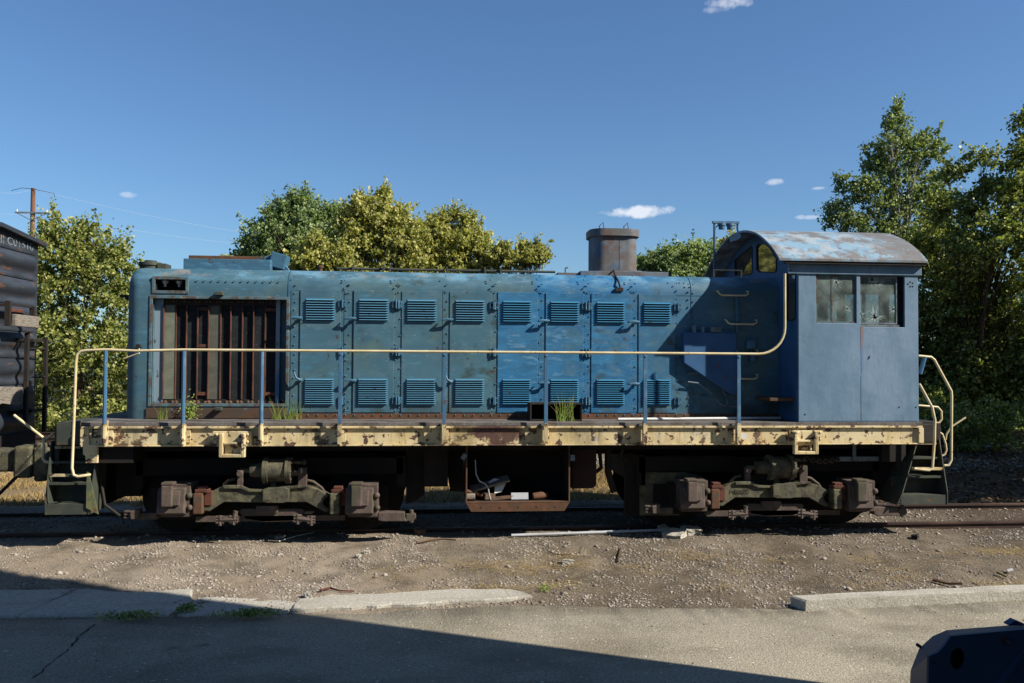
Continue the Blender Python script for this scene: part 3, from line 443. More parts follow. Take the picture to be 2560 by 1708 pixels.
tree('leafy_shrub', 'tall dense shrub against the right edge, its leafy top highest there', 'shrub', (at(2560, 1080, Yb)[0], 14.6, .05),
    [E3(2500, 600, Yb, 1.1, 1.1, 1.0), E3(2570, 520, Yb, .9, .9, 1.4), E3(2545, 400, Yb, .4, .4, .7), E3(2585, 360, Yb, .4, .5, .8), E3(2425, 520, Yb+1, .55, .6, .6), E3(2470, 470, Yb+1, .45, .5, .3), E3(2405, 600, Yb+1, .7, .7, .9), E3(2560, 750, Yb+2, 1.8, 1.2, 1.5), E3(2430, 760, Yb+2.5, 1.5, 1.1, 1.4), E3(2660, 600, Yb, 1.5, 1.2, 2), E3(2500, 480, Yb+.5, .7, .6, .6), E3(2340, 600, Yb+3, .9, .8, .9), E3(2380, 430, Yb+1, .4, .5, .35), E3(2350, 520, Yb+2, .5, .5, .6), E3(2440, 400, Yb+1, .3, .4, .25), E3(2480, 400, Yb, .3, .4, .3), E3(2555, 300, Yb, .3, .3, .35), E3(2400, 680, Yb+2, .9, .8, .9)], 1700, 26, .28, .12, LF['dark'], 31, .08, 4, limbs=60, fork=.2)
Yb = 15.5
tree('leafy_shrub', 'dark leafy shrub right behind the cab and rear steps', 'shrub', (at(2350, 1070, Yb)[0], Yb, .05),
    [E3(2360, 780, Yb, 1.4, 1.1, 1.8), E3(2330, 950, Yb, 1.4, 1.1, 1.3), E3(2260, 860, Yb, 1.2, 1, 1.8), E3(2400, 660, Yb, 1.0, 1, .9), E3(2180, 900, Yb, 1.2, 1, 1.4), E3(2330, 1010, 14.2, 1.3, .7, .8), E3(2220, 1000, 14.4, 1.2, .7, .8), E3(2420, 830, 15, 1.3, 1, 1.6), E3(2460, 980, 14.6, 1.2, .8, 1.0), E3(2330, 640, Yb, .9, .8, .8)], 1900, 26, .36, .13, LF['dark'], 32, .07, 4, limbs=30, fork=.15)
tree('leafy_shrub', 'low dark leafy shrub overhanging the far track at the right edge', 'shrub', (at(2520, 1070, 14.6)[0], 14.9, .1),
    [E3(2480, 930, 14.2, 1.4, 1.1, 1.4), E3(2580, 930, 13.6, 1.3, 1.2, 1.5), E3(2420, 1000, 14.4, 1.2, .8, .8), E3(2530, 1080, 12.6, .7, .9, .35), E3(2650, 900, 13, 1.4, 1.4, 1.9)], 1500, 26, .36, .13, LF['dark'], 33, .07, 4, limbs=30, fork=.15)
for (px, Y, sd) in ((1560, 21, 41), (1800, 20, 42), (2020, 19, 43), (1150, 22, 44), (900, 21, 45)):
    q = at(px, 1040, Y); tree('leafy_bush', {41: 'bush behind the hood just beyond the exhaust stack', 42: 'bush behind the hood next to the cab front', 43: 'bush seen through the cab windows behind the far track', 44: 'bush behind the middle of the hood', 45: 'bush behind the hood right of the radiator'}[sd], 'bush', (q[0], Y, -.1),
        [(q[0], Y, 1.6, 1.9, 1.2, 1.7), (q[0]+1, Y, 1.3, 1.5, 1.1, 1.4), (q[0]-1.1, Y, 1.1, 1.4, 1, 1.2)], 300, 26, .42, .15, LF['bush'] if sd != 43 else LF['dark'], sd, .07, 3, limbs=14, fork=.15)
tree('leafy_shrub', 'very low dark scrub on the bank just below the far track at the right edge', 'shrub', (11.3, 8.1, .1), [(10.0, 8.2, .35, .9, .5, .4), (11.3, 8.0, .45, 1.0, .6, .5), (12.6, 8.3, .6, 1.1, .6, .7), (13.8, 7.8, .7, 1.1, .7, .8)], 420, 22, .24, .09, LF['dark'], 34, .03, 4, limbs=16, fork=.1)
# shade trees right of the view: their dappled shadow falls across the track at the right
tree('shade_tree', 'tree standing beside the track beyond the right edge, shading the rail', 'tree', (14.6, 1.4, -.1), [(14.0, .2, 4.4, 1.7, 1.5, 1.7), (14.9, .8, 5.8, 1.8, 1.5, 1.5), (13.6, 1.9, 3.4, 1.5, 1.5, 1.4), (15.8, 2.6, 4.7, 1.7, 1.7, 1.8), (14.6, 3.4, 3.6, 1.5, 1.5, 1.6), (16.4, 1.0, 3.6, 1.6, 1.5, 1.6)], 900, 24, .42, .16, LF['dark'], 51, .18, 1)
tree('shade_tree', 'tree right of the far track beyond the right edge, shading the bank', 'tree', (18.5, 5.0, -.1), [(18.2, 4.6, 5, 2.6, 2.4, 2.4), (19.5, 6.2, 6.5, 2.3, 2.3, 2.2), (17.2, 3.6, 3.6, 2.0, 2.0, 1.8), (20, 3.4, 4, 2.2, 2, 2.4), (17.6, 7.6, 4.2, 2.2, 2, 2.4), (21, 8, 6, 2.6, 2.4, 2.8)], 1100, 26, .5, .19, LF['dark'], 52, .2, 1)
# utility pole
t = thing('utility_pole', 'brown wooden utility pole rising above the bush beside the boxcar', 'utility pole', (at(83, 1010, 40)[0], 40, -.1))
a = at(83, 471, 40); m = MB(); m.tube([(a[0], 40, -.1), (a[0], 40, a[2])], [.17, .12], 12); m.build('pole', M['polewood'], t, smooth=50)
c_ = at(83, 533, 40)[2]; m = MB(); m.box((a[0]-.95, 39.85, c_-.04), (a[0]+1.0, 39.97, c_+.05)); m.tube([(a[0]-.9, 39.9, c_), (a[0], 39.8, c_-.45), (a[0]+.9, 39.9, c_)], .03, 5); m.build('crossarm', M['grey'], t)
for dx in (-.85, .85): m = MB(); m.cyl((a[0]+dx, 39.9, c_+.05), (a[0]+dx, 39.9, c_+.2), .05, 8, .03); m.build('insulator', M['white'], t)
m = MB(); z1 = at(83, 474, 40)[2]; m.tube([(a[0]-1.25, 40, z1-.1), (a[0]-.6, 39.9, z1+.06), (a[0]+.1, 39.85, z1), (a[0]+1.2, 40, z1-.22), (a[0]+1.25, 40, z1-.45)], .016, 5); m.build('top_bracket', M['black'], t)
def wire(px0, py0, Y0, px1, py1, Y1, sag, label):
    p0 = P(px0, py0, Y0); p1 = P(px1, py1, Y1); m = MB(); m.tube([tuple(p0*(1-u)+p1*u-np.array([0, 0, 4*sag*u*(1-u)])) for u in np.linspace(0, 1, 25)], .007, 4)
    single(m, 'overhead_wire', M['pipe'], label, 'wire', tuple(p0), 'overhead wires')
wire(88, 474, 40, 900, 610, 60, .6, 'thin topmost wire running right from the pole tip')
wire(95, 533, 40, 860, 625, 60, .5, 'pale wire running right from the pole crossarm')
wire(-60, 518, 34, 76, 533, 40, .2, 'short pale wire coming from the left to the pole crossarm')
wire(-60, 465, 34, 80, 474, 40, .3, 'thin wire coming from the left to the pole tip')
# ------------------------------------------------------------------ building whose shadow crosses the pavement
t = thing('warehouse', 'tall corrugated metal warehouse right of the photographer', 'building', (7, -18, -.17)); m = MB()
bh = 11.0; step = .16
foot = [(5.0, -7.36), (17.0, -14.6), (9.5, -27.0), (-3.0, -23.4)]
for i in range(4):
    p0, p1 = foot[i], foot[(i+1) % 4]; d = Vector((p1[0]-p0[0], p1[1]-p0[1])); L_ = d.length; nrm = Vector((-d.y, d.x))/L_; k = int(L_/step)
    pts = [(p0[0]+d.x*j/k-nrm.x*(.03 if j % 2 else 0), p0[1]+d.y*j/k-nrm.y*(.03 if j % 2 else 0)) for j in range(k+1)]
    m.add([(x, y, -.17) for x, y in pts]+[(x, y, bh) for x, y in pts], [(j, j+1, j+k+2, j+k+1) for j in range(k)])
m.build('wall', M['corr'], t, fix=False)
m = MB(); m.add([(x, y, bh) for x, y in foot]+[(x, y, bh+.12) for x, y in foot], [(0, 1, 2, 3), (7, 6, 5, 4)]+[(i, (i+1) % 4, (i+1) % 4+4, i+4) for i in range(4)]); m.build('roof', M['grey'], t)
m = MB(); d = Vector((17.0-5.0, -14.6+7.36)).normalized(); nn = Vector((-d.y, d.x)); q0 = Vector((5.0, -7.36))+d*4; q1 = q0+d*3.4
m.add([(q0.x, q0.y, -.16), (q1.x, q1.y, -.16), (q1.x, q1.y, 3.6), (q0.x, q0.y, 3.6)]+[(q0.x+nn.x*.05, q0.y+nn.y*.05, -.16), (q1.x+nn.x*.05, q1.y+nn.y*.05, -.16), (q1.x+nn.x*.05, q1.y+nn.y*.05, 3.6), (q0.x+nn.x*.05, q0.y+nn.y*.05, 3.6)], [(0, 1, 2, 3), (7, 6, 5, 4), (0, 4, 5, 1), (1, 5, 6, 2), (2, 6, 7, 3), (3, 7, 4, 0)]); m.build('door', M['grey'], t)
# ------------------------------------------------------------------ LOCOMOTIVE
loco = thing('locomotive', 'weathered blue diesel switcher locomotive with yellow sill and handrail', 'locomotive', (.72, 0, 0))
OX = .72
# material object coords are relative to the locomotive origin (x - .72)
XL, XR, ZB, ZT = -4.82, 6.25, 1.233, 1.515; SY = -1.52; HY = -.86; HZ = 3.565; HX0 = -4.57; CX0, CX1 = 4.50, 6.215
# hood
def hood_prof(ins, zt, r=.27):
    hw = -HY-ins; p = [(-hw, ZT+.0)]
    for k in range(9): a = math.pi/2*k/8; p.append((-hw+r*(1-math.cos(a)), zt-r+r*math.sin(a)))
    q = [(-y, z) for y, z in p[::-1]]; mid = [(-hw*.3, zt+.02), (0, zt+.028), (hw*.3, zt+.02)]
    return p+mid+q
m = MB(); st = []
rn = .2
for k in range(9): a = math.pi/2*k/8; st.append((HX0+rn*(1-math.cos(a)), rn*(1-math.sin(a)), HZ-.12*(1-math.sin(a))**1.5))
st.append((CX0, 0, HZ)); k = len(hood_prof(0, HZ)); vs = []
for x, ins, zt in st: vs += [(x, y, z) for y, z in hood_prof(ins, zt)]
fs = [tuple(range(k)), tuple((len(st)-1)*k+i for i in range(k))[::-1]]
for i in range(len(st)-1): fs += [(i*k+j, i*k+(j+1) % k, (i+1)*k+(j+1) % k, (i+1)*k+j) for j in range(k)]
m.add(vs, fs); hood = m.build('hood', M['hood'], loco, smooth=35)
cut = MB(); rec = .14
def recess(px, depth):
    a = P(px[0], (px[1]+px[3])/2, HY); b_ = P(px[2], (px[1]+px[3])/2, HY); t_ = P((px[0]+px[2])/2, px[1], HY)[2]; q_ = P((px[0]+px[2])/2, px[3], HY)[2]
    return (a[0], q_, b_[0], t_)
RX = recess((380, 748, 715, 1009), rec); WX = recess((388, 699, 464, 727), .3)
cut.box((RX[0], HY-.3, RX[1]), (RX[2], HY+rec, RX[3])); cut.box((WX[0], HY-.3, WX[1]), (WX[2], HY+.28, WX[3]))
co_ = cut.build('cutter', M['black'], loco); bm_ = hood.modifiers.new('b', 'BOOLEAN'); bm_.object = co_; bm_.operation = 'DIFFERENCE'; bm_.solver = 'EXACT'
bpy.context.view_layer.update(); ev = bpy.data.meshes.new_from_object(hood.evaluated_get(bpy.context.evaluated_depsgraph_get()))
hood.modifiers.clear(); hood.data = ev; bpy.data.objects.remove(co_)
while len(ev.materials) > 1: ev.materials.pop()
ev.polygons.foreach_set('material_index', [0]*len(ev.polygons))
# recess lining
m = MB(); m.box((WX[0]+.002, HY+.26, WX[1]+.002), (WX[2]-.002, HY+.278, WX[3]-.002)); m.box((WX[0]+.002, HY+.03, WX[1]+.002), (WX[0]+.01, HY+.26, WX[3]-.002)); m.box((WX[2]-.01, HY+.03, WX[1]+.002), (WX[2]-.002, HY+.26, WX[3]-.002)); m.box((WX[0]+.011, HY+.03, WX[3]-.01), (WX[2]-.011, HY+.26, WX[3]-.002)); m.box((WX[0]+.011, HY+.03, WX[1]+.002), (WX[2]-.011, HY+.26, WX[1]+.01)); nb = m.build('number_box_lining', M['rubber_and_opening_dark'], loco)
fr = MB(); w_ = .045
def frame(mb, x0, z0, x1, z1, w, yf, yb, mi=0):
    mb.box((x0-w, yf, z0-w), (x0, yb, z1+w), mi); mb.box((x1, yf, z0-w), (x1+w, yb, z1+w), mi); mb.box((x0, yf, z1), (x1, yb, z1+w), mi); mb.box((x0, yf, z0-w), (x1, yb, z0), mi)
frame(fr, WX[0], WX[1], WX[2], WX[3], .04, HY-.012, HY+.02); nf = fr.build('number_box_frame', M['radframe'], loco, bevel=.004)
for k in (.25, .72):
    x = WX[0]+(WX[2]-WX[0])*k; m = MB(); m.cyl((x, HY+.1, WX[3]-.011), (x, HY+.1, WX[3]-.05), .045, 10, .03); m.cyl((x, HY+.1, WX[3]-.05), (x, HY+.1, WX[3]-.09), .018, 8); m.build('bulb_holder', M['white'], nf)
# radiator
fr = MB(); frame(fr, RX[0], RX[1], RX[2], RX[3], .04, HY-.014, HY+.03); rf = fr.build('radiator_frame', M['radframe'], loco, bevel=.004)
m = MB(); yb = HY+rec-.06
ea = P(407, 880, yb)[0]; eb = P(689, 880, yb)[0]; z0r = P(550, 998, yb)[2]; z1r = P(550, 764, yb)[2]
m.box((RX[0]+.002, yb, RX[1]+.002), (ea, HY+rec-.003, RX[3]-.002)); m.build('radiator_side_panel', M['radpanel'], rf)
m = MB(); m.box((eb, yb+.0, RX[1]+.002), (RX[2]-.10, HY+rec-.003, RX[3]-.002)); m.build('radiator_side_panel', M['radpanel'], rf)
for (za, zb2, zc2, rr2) in ((RX[1]+.002, z0r-.002, z0r-.045, .028), (z1r+.002, RX[3]-.002, z1r+.055, .018)):
    m = MB(); m.box((ea+.002, yb+.02, za), (eb-.002, HY+rec-.003, zb2)); m.build('radiator_bar', M['black'], rf); m = MB()
    for k in range(24): x = ea-.13+(eb-ea+.22)*(k+.5)/24+(.012 if k % 2 else -.012); m.dome((x, yb+.02, zc2), rr2, n=8, h=1)
    m.build('bolt_row', M['rust'], rf)
m = MB()
for k in range(0):
    pass
edges = [407, 436, 463, 491, 519, 548, 574, 603, 631, 660, 689]; mats_ = ['scr0', 'scr3', 'scr1', 'scr1', 'scr2', 'scr3', 'scr1', 'scr3', 'scr1', 'scr3']
for i in range(10):
    x0 = P(edges[i], 880, yb)[0]; x1 = P(edges[i+1], 880, yb)[0]; yo = (-.02, .012, .005, .0, -.008, .014, .0, .008, .002, .012)[i]
    m = MB(); m.box((x0+.014, yb+.034+yo, z0r), (x1-.004, yb+.062, z1r)); s_ = m.build('shutter', M[mats_[i]], rf)
    m = MB(); m.box((x0+.003, yb-.002+yo, z0r), (x0+.0135, yb+.05, z1r))
    if i in (3, 9):
        for zz in (z1r-.07, z0r+.05, (z0r*.45+z1r*.55)): 
            if i == 3 or zz != (z0r*.45+z1r*.55): m.box((x0+.0135, yb+.004+yo, zz), (x1-.004, yb+.021+yo, zz+.045))
    m.build('shutter_edge', M['edge'], rf)
m = MB(); m.bpx(536, 729, 556, 738, HY-.09, HY-.001); m.build('step_bracket', M['green'], loco, bevel=.006); m = MB(); m.bpx(536, 1019, 553, 1027, HY-.1, HY-.001); m.build('step_bracket', M['green'], loco, bevel=.006)
m = MB(); m.bpx(313, 737, 330, 749, -.5, -.4); m.bpx(298, 737, 313, 743, -.47, -.43); m.build('marker_bracket', M['black'], loco, bevel=.004)
m = MB(); q = P(346, 866, HY-.04); m.cyl((q[0], HY+.03, q[2]), (q[0], HY-.07, q[2]), .03, 10); m.build('nose_hook', M['black'], loco)
m = MB(); m.tube([tuple(P(348, 884, -1.3)), tuple(P(340, 886, -1.3)), tuple(P(310, 897, -1.3))], .009, 6); m.tube([tuple(P(348, 884, -1.3)), tuple(P(348, 872, -1.0))], .008, 6); m.build('chain_hook', M['yrail'], loco, smooth=60)
m = MB(); q = P(801, 668, -.3); m.cyl((q[0], -.3, HZ), (q[0], -.3, q[2]-.01), .03, 10); m.cyl((q[0], -.3, q[2]-.01), (q[0], -.3, q[2]+.02), .045, 10); m.build('filler_cap', M['rust'], loco, smooth=40)
m = MB(); m.box((RX[0]-.06, HY-.02, ZT+.01), (RX[2]+.03, HY-.001, RX[1]-.06)); m.build('radiator_sill_panel', M['sillp'], loco, bevel=.004)
# hood joint strips, rivets
m = MB()
def rivets_v(px, y0, y1, sp=.115, zig=0, r=.0125):
    x = P(px, 880, HY)[0]; z1 = P(px, y0, HY)[2]; z0 = P(px, y1, HY)[2]; k = 0; z = z1
    while z > z0: m.dome((x+(zig if k % 2 else -zig), HY-.004, z), r, n=6, h=1.2); z -= sp*rnd.uniform(.9, 1.1); k += 1
for px, zg in ((736, .006), (869, .022), (994, .03), (1115, .012), (1234, .03), (1351, .02), (1467, .03), (1584, .02), (1691, .0), (1720, .0), (1732, .0)):
    if px < 1725: x = P(px, 880, HY)[0]; 
    if px in (736, 869, 994, 1115, 1234, 1351, 1467, 1584): m.box((x-.05, HY-.0045, ZT+.1), (x+.05, HY+.005, P(px, 727, HY)[2]))
    rivets_v(px, 690, 1028 if px < 1700 else 1025, zig=zg)
    if zg > .015: rivets_v(px-4, 700, 735, .06, .03); rivets_v(px, 1010, 1033, .05, .025)
    m.build('rivet_strip', M['hood'], loco, smooth=40); m = MB()
z_ = P(600, 702, HY)[2]
for k in range(12): m.dome((P(494+k*18.6, 702, HY)[0], HY-.001, z_), .013, n=6, h=1.1)
m.build('rivet_row', M['hood'], loco, smooth=40); m = MB(); z_ = P(1100, 1038, HY)[2]
x = P(770, 1038, HY)[0]
while x < 4.4: m.dome((x, HY-.012, z_), .012, n=6, h=.9); x += .125
m.build('rivet_row', M['hood'], loco, smooth=40)
m = MB(); m.box((P(724, 880, HY)[0], HY-.010, ZT+.002), (CX0-.003, HY+.003, P(1100, 1034, HY)[2])); m.build('hood_base_strip', M['rust'], loco)
# thin seam batten between hood roof and side, section seam
m = MB(); zs = P(1000, 729, HY)[2]; m.box((P(740, 729, HY)[0], HY-.004, zs-.004), (P(1800, 729, HY)[0], HY+.002, zs+.004)); x = P(722, 700, HY)[0]
pr = hood_prof(-.006, HZ+.006)
vs = [(x-.006, y, z) for y, z in pr]+[(x+.006, y, z) for y, z in pr]; k = len(pr); m.add(vs, [(i, i+1, i+1+k, i+k) for i in range(k-1)])
x = P(1729, 700, HY)[0]; vs = [(x-.006, y, z) for y, z in pr]+[(x+.006, y, z) for y, z in pr]; m.add(vs, [(i, i+1, i+1+k, i+k) for i in range(k-1)]); m.build('hood_seam', M['trim'], loco)
# doors
doors = [(749, 851), (883, 985), (1003, 1104), (1123, 1228), (1243, 1344), (1363, 1458), (1477, 1579), (1595, 1688)]
lou = [(766, 836), (899, 970), (1019, 1090), (1140, 1210), (1258, 1327), (1377, 1446), (1492, 1560), (1609, 1675)]
for i, ((x0, x1), (l0, l1)) in enumerate(zip(doors, lou)):
    top = 726+i*1.45; bot = 1031+i*.2
    X0 = P(x0, 880, HY)[0]; X1 = P(x1, 880, HY)[0]; ZT_ = P((x0+x1)/2, top, HY)[2]; ZB_ = P((x0+x1)/2, bot, HY)[2]
    m = MB(); m.box((X0+.004, HY-.015, ZB_), (X1, HY+.002, ZT_)); d = m.build('side_door', M['door'], loco, bevel=.003)
    for (y0, y1, ns_) in ((747+i*1.4, 802+i*1.0, 9), (947+i*.3, 1012+i*.0, 12)):
        a = P(l0, 780, HY)[0]; b_ = P(l1, 780, HY)[0]; zt = P(l0, y0, HY)[2]; zb = P(l0, y1, HY)[2]; ph = (zt-zb)/ns_; m = MB(); yf = HY-.015
        m.box((a-.012, yf-.003, zb-.012), (b_+.012, yf+.001, zt+.01)); m.add([(a, yf-.0045, zb), (b_, yf-.0045, zb), (b_, yf-.0045, zt), (a, yf-.0045, zt)], [(0, 1, 2, 3)], 1)  # black sheet behind the slats paints in the shade of open slots
        for k in range(ns_):
            z1 = zt-k*ph; z0 = z1-ph*.58; dd = .032
            m.add([(a, yf-.003, z1), (b_, yf-.003, z1), (b_, yf-dd, z0), (a, yf-dd, z0), (b_, yf-.003, z0-ph*.06), (a, yf-.003, z0-ph*.06)], [(0, 1, 2, 3), (3, 2, 4, 5), (0, 3, 5), (1, 4, 2)])
        m.build('louver', [M['louver'], M['rubber_and_opening_dark']], d, fix=False)
    sgn_l = i in (0,)  # hinge side
    hx = x1 if i in (0, 1, 3, 5, 7) else x0; sg = 1 if hx == x1 else -1
    for yy in (760+i*1.2, 879+i*.6, 1001+i*.3):
        m = MB(); q = P(hx+sg*6, yy, HY); m.box((q[0]-.055, HY-.036, q[2]-.05), (q[0]-.018, HY-.012, q[2]+.05)); m.box((q[0]+.018, HY-.036, q[2]-.05), (q[0]+.05, HY-.012, q[2]+.05)); m.cyl((q[0]-.003, HY-.042, q[2]-.055), (q[0]-.003, HY-.042, q[2]+.055), .014, 8)
        for dz in (-.03, .03): m.dome((q[0]-.037, HY-.036, q[2]+dz), .01, n=6); m.dome((q[0]+.035, HY-.036, q[2]+dz), .01, n=6)
        m.build('hinge', M['trim'], d)
for (hx, h2) in ((752, 1), (886, 0), (1127, 1), (1366, 0), (1589, 0)):
    for j, yy in enumerate((796, 950)):
        yy += (hx-750)*.012; q = P(hx, yy, HY); turned = (j == 1 and h2); m = MB()
        m.cyl((q[0], HY-.02, q[2]), (q[0], HY-.085, q[2]), .016, 8); m.dome((q[0], HY-.028, q[2]), .03, n=8)
        if turned: m.tube([(q[0], HY-.08, q[2]), (q[0]-.05, HY-.09, q[2]+.03), (q[0]-.08, HY-.09, q[2]+.11)], [.02, .016, .012], 7)
        else: m.tube([(q[0]+.03, HY-.08, q[2]), (q[0]-.05, HY-.095, q[2]+.008), (q[0]-.11, HY-.095, q[2]+.004), (q[0]-.12, HY-.05, q[2]-.004)], [.02, .018, .014, .012], 7)
        m.build('door_handle', M['trim'], loco, smooth=50)
# shadowed area: service tank box, grab irons, pipes
m = MB(); m.ppx([(1709, 831), (1843, 833), (1843, 985), (1832, 990), (1709, 908)], HY-.11, HY-.002); tk = m.build('water_tank', M['cabin'], loco, bevel=.015)
m = MB(); m.bpx(1778, 818, 1805, 831, HY-.1, HY-.02); m.cyl((P(1735, 822, HY-.06)[0], HY-.06, P(1735, 836, HY-.06)[2]), (P(1735, 822, HY-.06)[0], HY-.06, P(1735, 814, HY-.06)[2]), .03, 10); m.cyl((P(1757, 822, HY-.06)[0], HY-.06, P(1757, 836, HY-.06)[2]), (P(1757, 822, HY-.06)[0], HY-.06, P(1757, 818, HY-.06)[2]), .025, 10); m.build('tank_fittings', M['grey'], tk, bevel=.005)
for (x0, x1, yy) in ((1796, 1870, 727), (1817, 1891, 799), (1842, 1892, 874), (1845, 1893, 936)):
    m = MB(); a = P(x0, yy, HY-.07); b_ = P(x1, yy, HY-.07); z = a[2]
    m.tube([(a[0], HY, z), (a[0]-.005, HY-.06, z-.01), (a[0]+.02, HY-.075, z-.05), (a[0]+.06, HY-.08, z-.065), (b_[0]-.05, HY-.08, z-.065), (b_[0], HY-.075, z-.045), (b_[0]+.01, HY-.06, z-.005), (b_[0], HY, z)], .013, 7); m.build('grab_iron', M['yrail'], loco, smooth=60)
m = MB()
for pts in ([(1720, 935), (1760, 932), (1800, 960), (1818, 1000), (1820, 1015), (1850, 1020)], [(1720, 955), (1745, 958), (1780, 985), (1800, 1010), (1815, 1016)]):
    m.tube([tuple(P(x, y, HY-.06)) for x, y in pts], .011, 6)
m.build('hose', M['grey'], loco, smooth=60)
m = MB(); m.bpx(1870, 850, 1890, 872, HY-.12, HY); m.bpx(1878, 880, 1888, 905, HY-.1, HY); m.bpx(1840, 740, 1848, 832, HY-.05, HY); m.build('valve', M['trim'], loco, bevel=.008)
m = MB(); m.bpx(1925, 995, 1988, 1003, SY+.12, HY-.02); m.build('door_step', M['rust'], loco, bevel=.006)
# hood roof items
def zh(px, py, Y): return P(px, py, Y)
m = MB(); a = zh(345, 672, -.1); b_ = zh(396, 672, -.1); cx = (a[0]+b_[0])/2; r = (b_[0]-a[0])/2; zt = zh(372, 657, 0)[2]
m.cyl((cx, 0, HZ-.05), (cx, 0, zt-.05), r*1.04, 28); m.cyl((cx, 0, zt-.05), (cx, 0, zt-.0), r*1.16, 28); m.cyl((cx, 0, zt), (cx, 0, zt+.03), r*.6, 24); m.box((cx+r*.9, -.12, zt-.1), (cx+r*1.8, .12, zt-.02)); m.build('sand_hatch', M['green'], loco, smooth=40, bevel=.006)
m = MB(); a = zh(461, 660, -.5); b_ = zh(678, 660, -.5); m.box((a[0], -.55, HZ-.05), (b_[0], .55, zh(570, 649, -.5)[2])); m.build('fan_housing', M['trim'], loco, bevel=.008)
m = MB(); a = zh(474, 645, -.3); b_ = zh(674, 645, -.3); m.box((a[0], -.35, zh(570, 649, -.5)[2]), (b_[0], .35, zh(570, 641, -.3)[2])); m.build('fan_grille', M['rust'], loco, bevel=.006)
q = zh(700, 655, -.3); m = MB(); m.box((q[0]-.12, -.42, q[2]-.10), (q[0]+.1, -.14, q[2]+.11), rot=Matrix.Rotation(.25, 3, 'Y')); m.cyl((q[0]-.12, -.28, q[2]), (q[0]-.2, -.28, q[2]-.02), .1, 16); m.box((q[0]-.18, -.34, HZ), (q[0]+.0, -.2, q[2]-.05)); m.tube([(q[0]+.05, -.3, q[2]-.02), (q[0]+.16, -.3, q[2]-.17)], .02, 6); m.build('headlight_box', M['trim'], loco, bevel=.02)
m = MB(); zr_ = HZ+.055
for (x0, x1, y0, y1) in ((842, 1110, 672, 676), (1114, 1388, 677, 683)):
    a = zh(x0, y0, -.45); b_ = zh(x1, y1, -.45); m.tube([(a[0], -.45, zr_-.0), (b_[0], -.45, zr_)], .018, 8)
for px in (882, 958, 975, 1118, 1213, 1252): q = zh(px, 676, -.5); m.box((q[0]-.012, -.5, HZ-.02), (q[0]+.012, -.42, zr_+.05))
m.build('roof_rail', M['green'], loco)
m = MB(); q = zh(1410, 680, -.4); m.box((q[0]-.1, -.45, HZ-.02), (q[0]+.28, .1, HZ+.05)); m.tube([(q[0]+.02, -.4, HZ), (q[0]+.02, -.4, HZ+.12), (q[0]+.06, -.4, HZ+.13)], .014, 6); a = zh(1437, 680, 0); b_ = zh(1648, 680, 0); m.box((a[0], -.5, HZ-.01), (b_[0], .5, HZ+.075)); m.build('stack_base_plate', M['stack'], loco, bevel=.02)
# exhaust stack
m = MB(); sx0, sx1 = P(1478, 620, -.1)[0], P(1590, 620, -.1)[0]; sz1 = P(1535, 578, -.25)[2]; cxm = (sx0+sx1)/2; hwx = (sx1-sx0)/2; hwy = .29
def stadium(hx, hy, n=10):
    p = []
    for (sx, sy, a0) in ((1, 1, 0), (-1, 1, 90), (-1, -1, 180), (1, -1, 270)):
        rr = min(hx, hy)*.62
        for k in range(n+1): a = R_(a0+90*k/n); p.append((sx*(hx-rr)+rr*math.cos(a), sy*(hy-rr)+rr*math.sin(a)))
    return p
def ring(mb, hx, hy, z0, z1, capt=True):
    p = stadium(hx, hy); n = len(p); mb.add([(cxm+a, b, z0) for a, b in p]+[(cxm+a, b, z1) for a, b in p], [(i, (i+1) % n, (i+1) % n+n, i+n) for i in range(n)]+[tuple(range(n))[::-1]]+([tuple(range(n, 2*n))] if capt else []))
ring(m, hwx, hwy, HZ+.05, sz1-.02); ring(m, hwx+.1, hwy+.12, HZ+.076, HZ+.1); m.box((cxm-.004+.05, -hwy-.004, HZ+.1), (cxm+.056, -hwy, sz1-.1)); sk = m.build('exhaust_stack', M['stack'], loco, smooth=40)
m = MB(); ring(m, hwx+.035, hwy+.04, sz1-.075, sz1+.03); rm_ = m.build('stack_rim', M['stack'], sk, smooth=40)
for px in (1503, 1564):
    q = P(px, 570, 0); m = MB(); m.tube([(q[0]-.005, 0, sz1+.02), (q[0]-.03, 0, sz1+.11), (q[0]+.03, 0, sz1+.17), (q[0]+.05, 0, sz1+.02)], .008, 5); m.build('lifting_hook', M['black'], sk)
m = MB(); q = P(1543, 690, HY+.1); m.tube([(q[0], -.5, HZ+.09), (q[0]-.02, -.7, HZ+.0), (q[0], HY-.01, HZ-.12), (q[0]+.02, HY-.012, HZ-.2)], .014, 6); m.box((q[0]-.05, HY-.03, HZ-.25), (q[0]+.06, HY-.002, HZ-.2)); m.build('stack_chain', M['black'], loco)
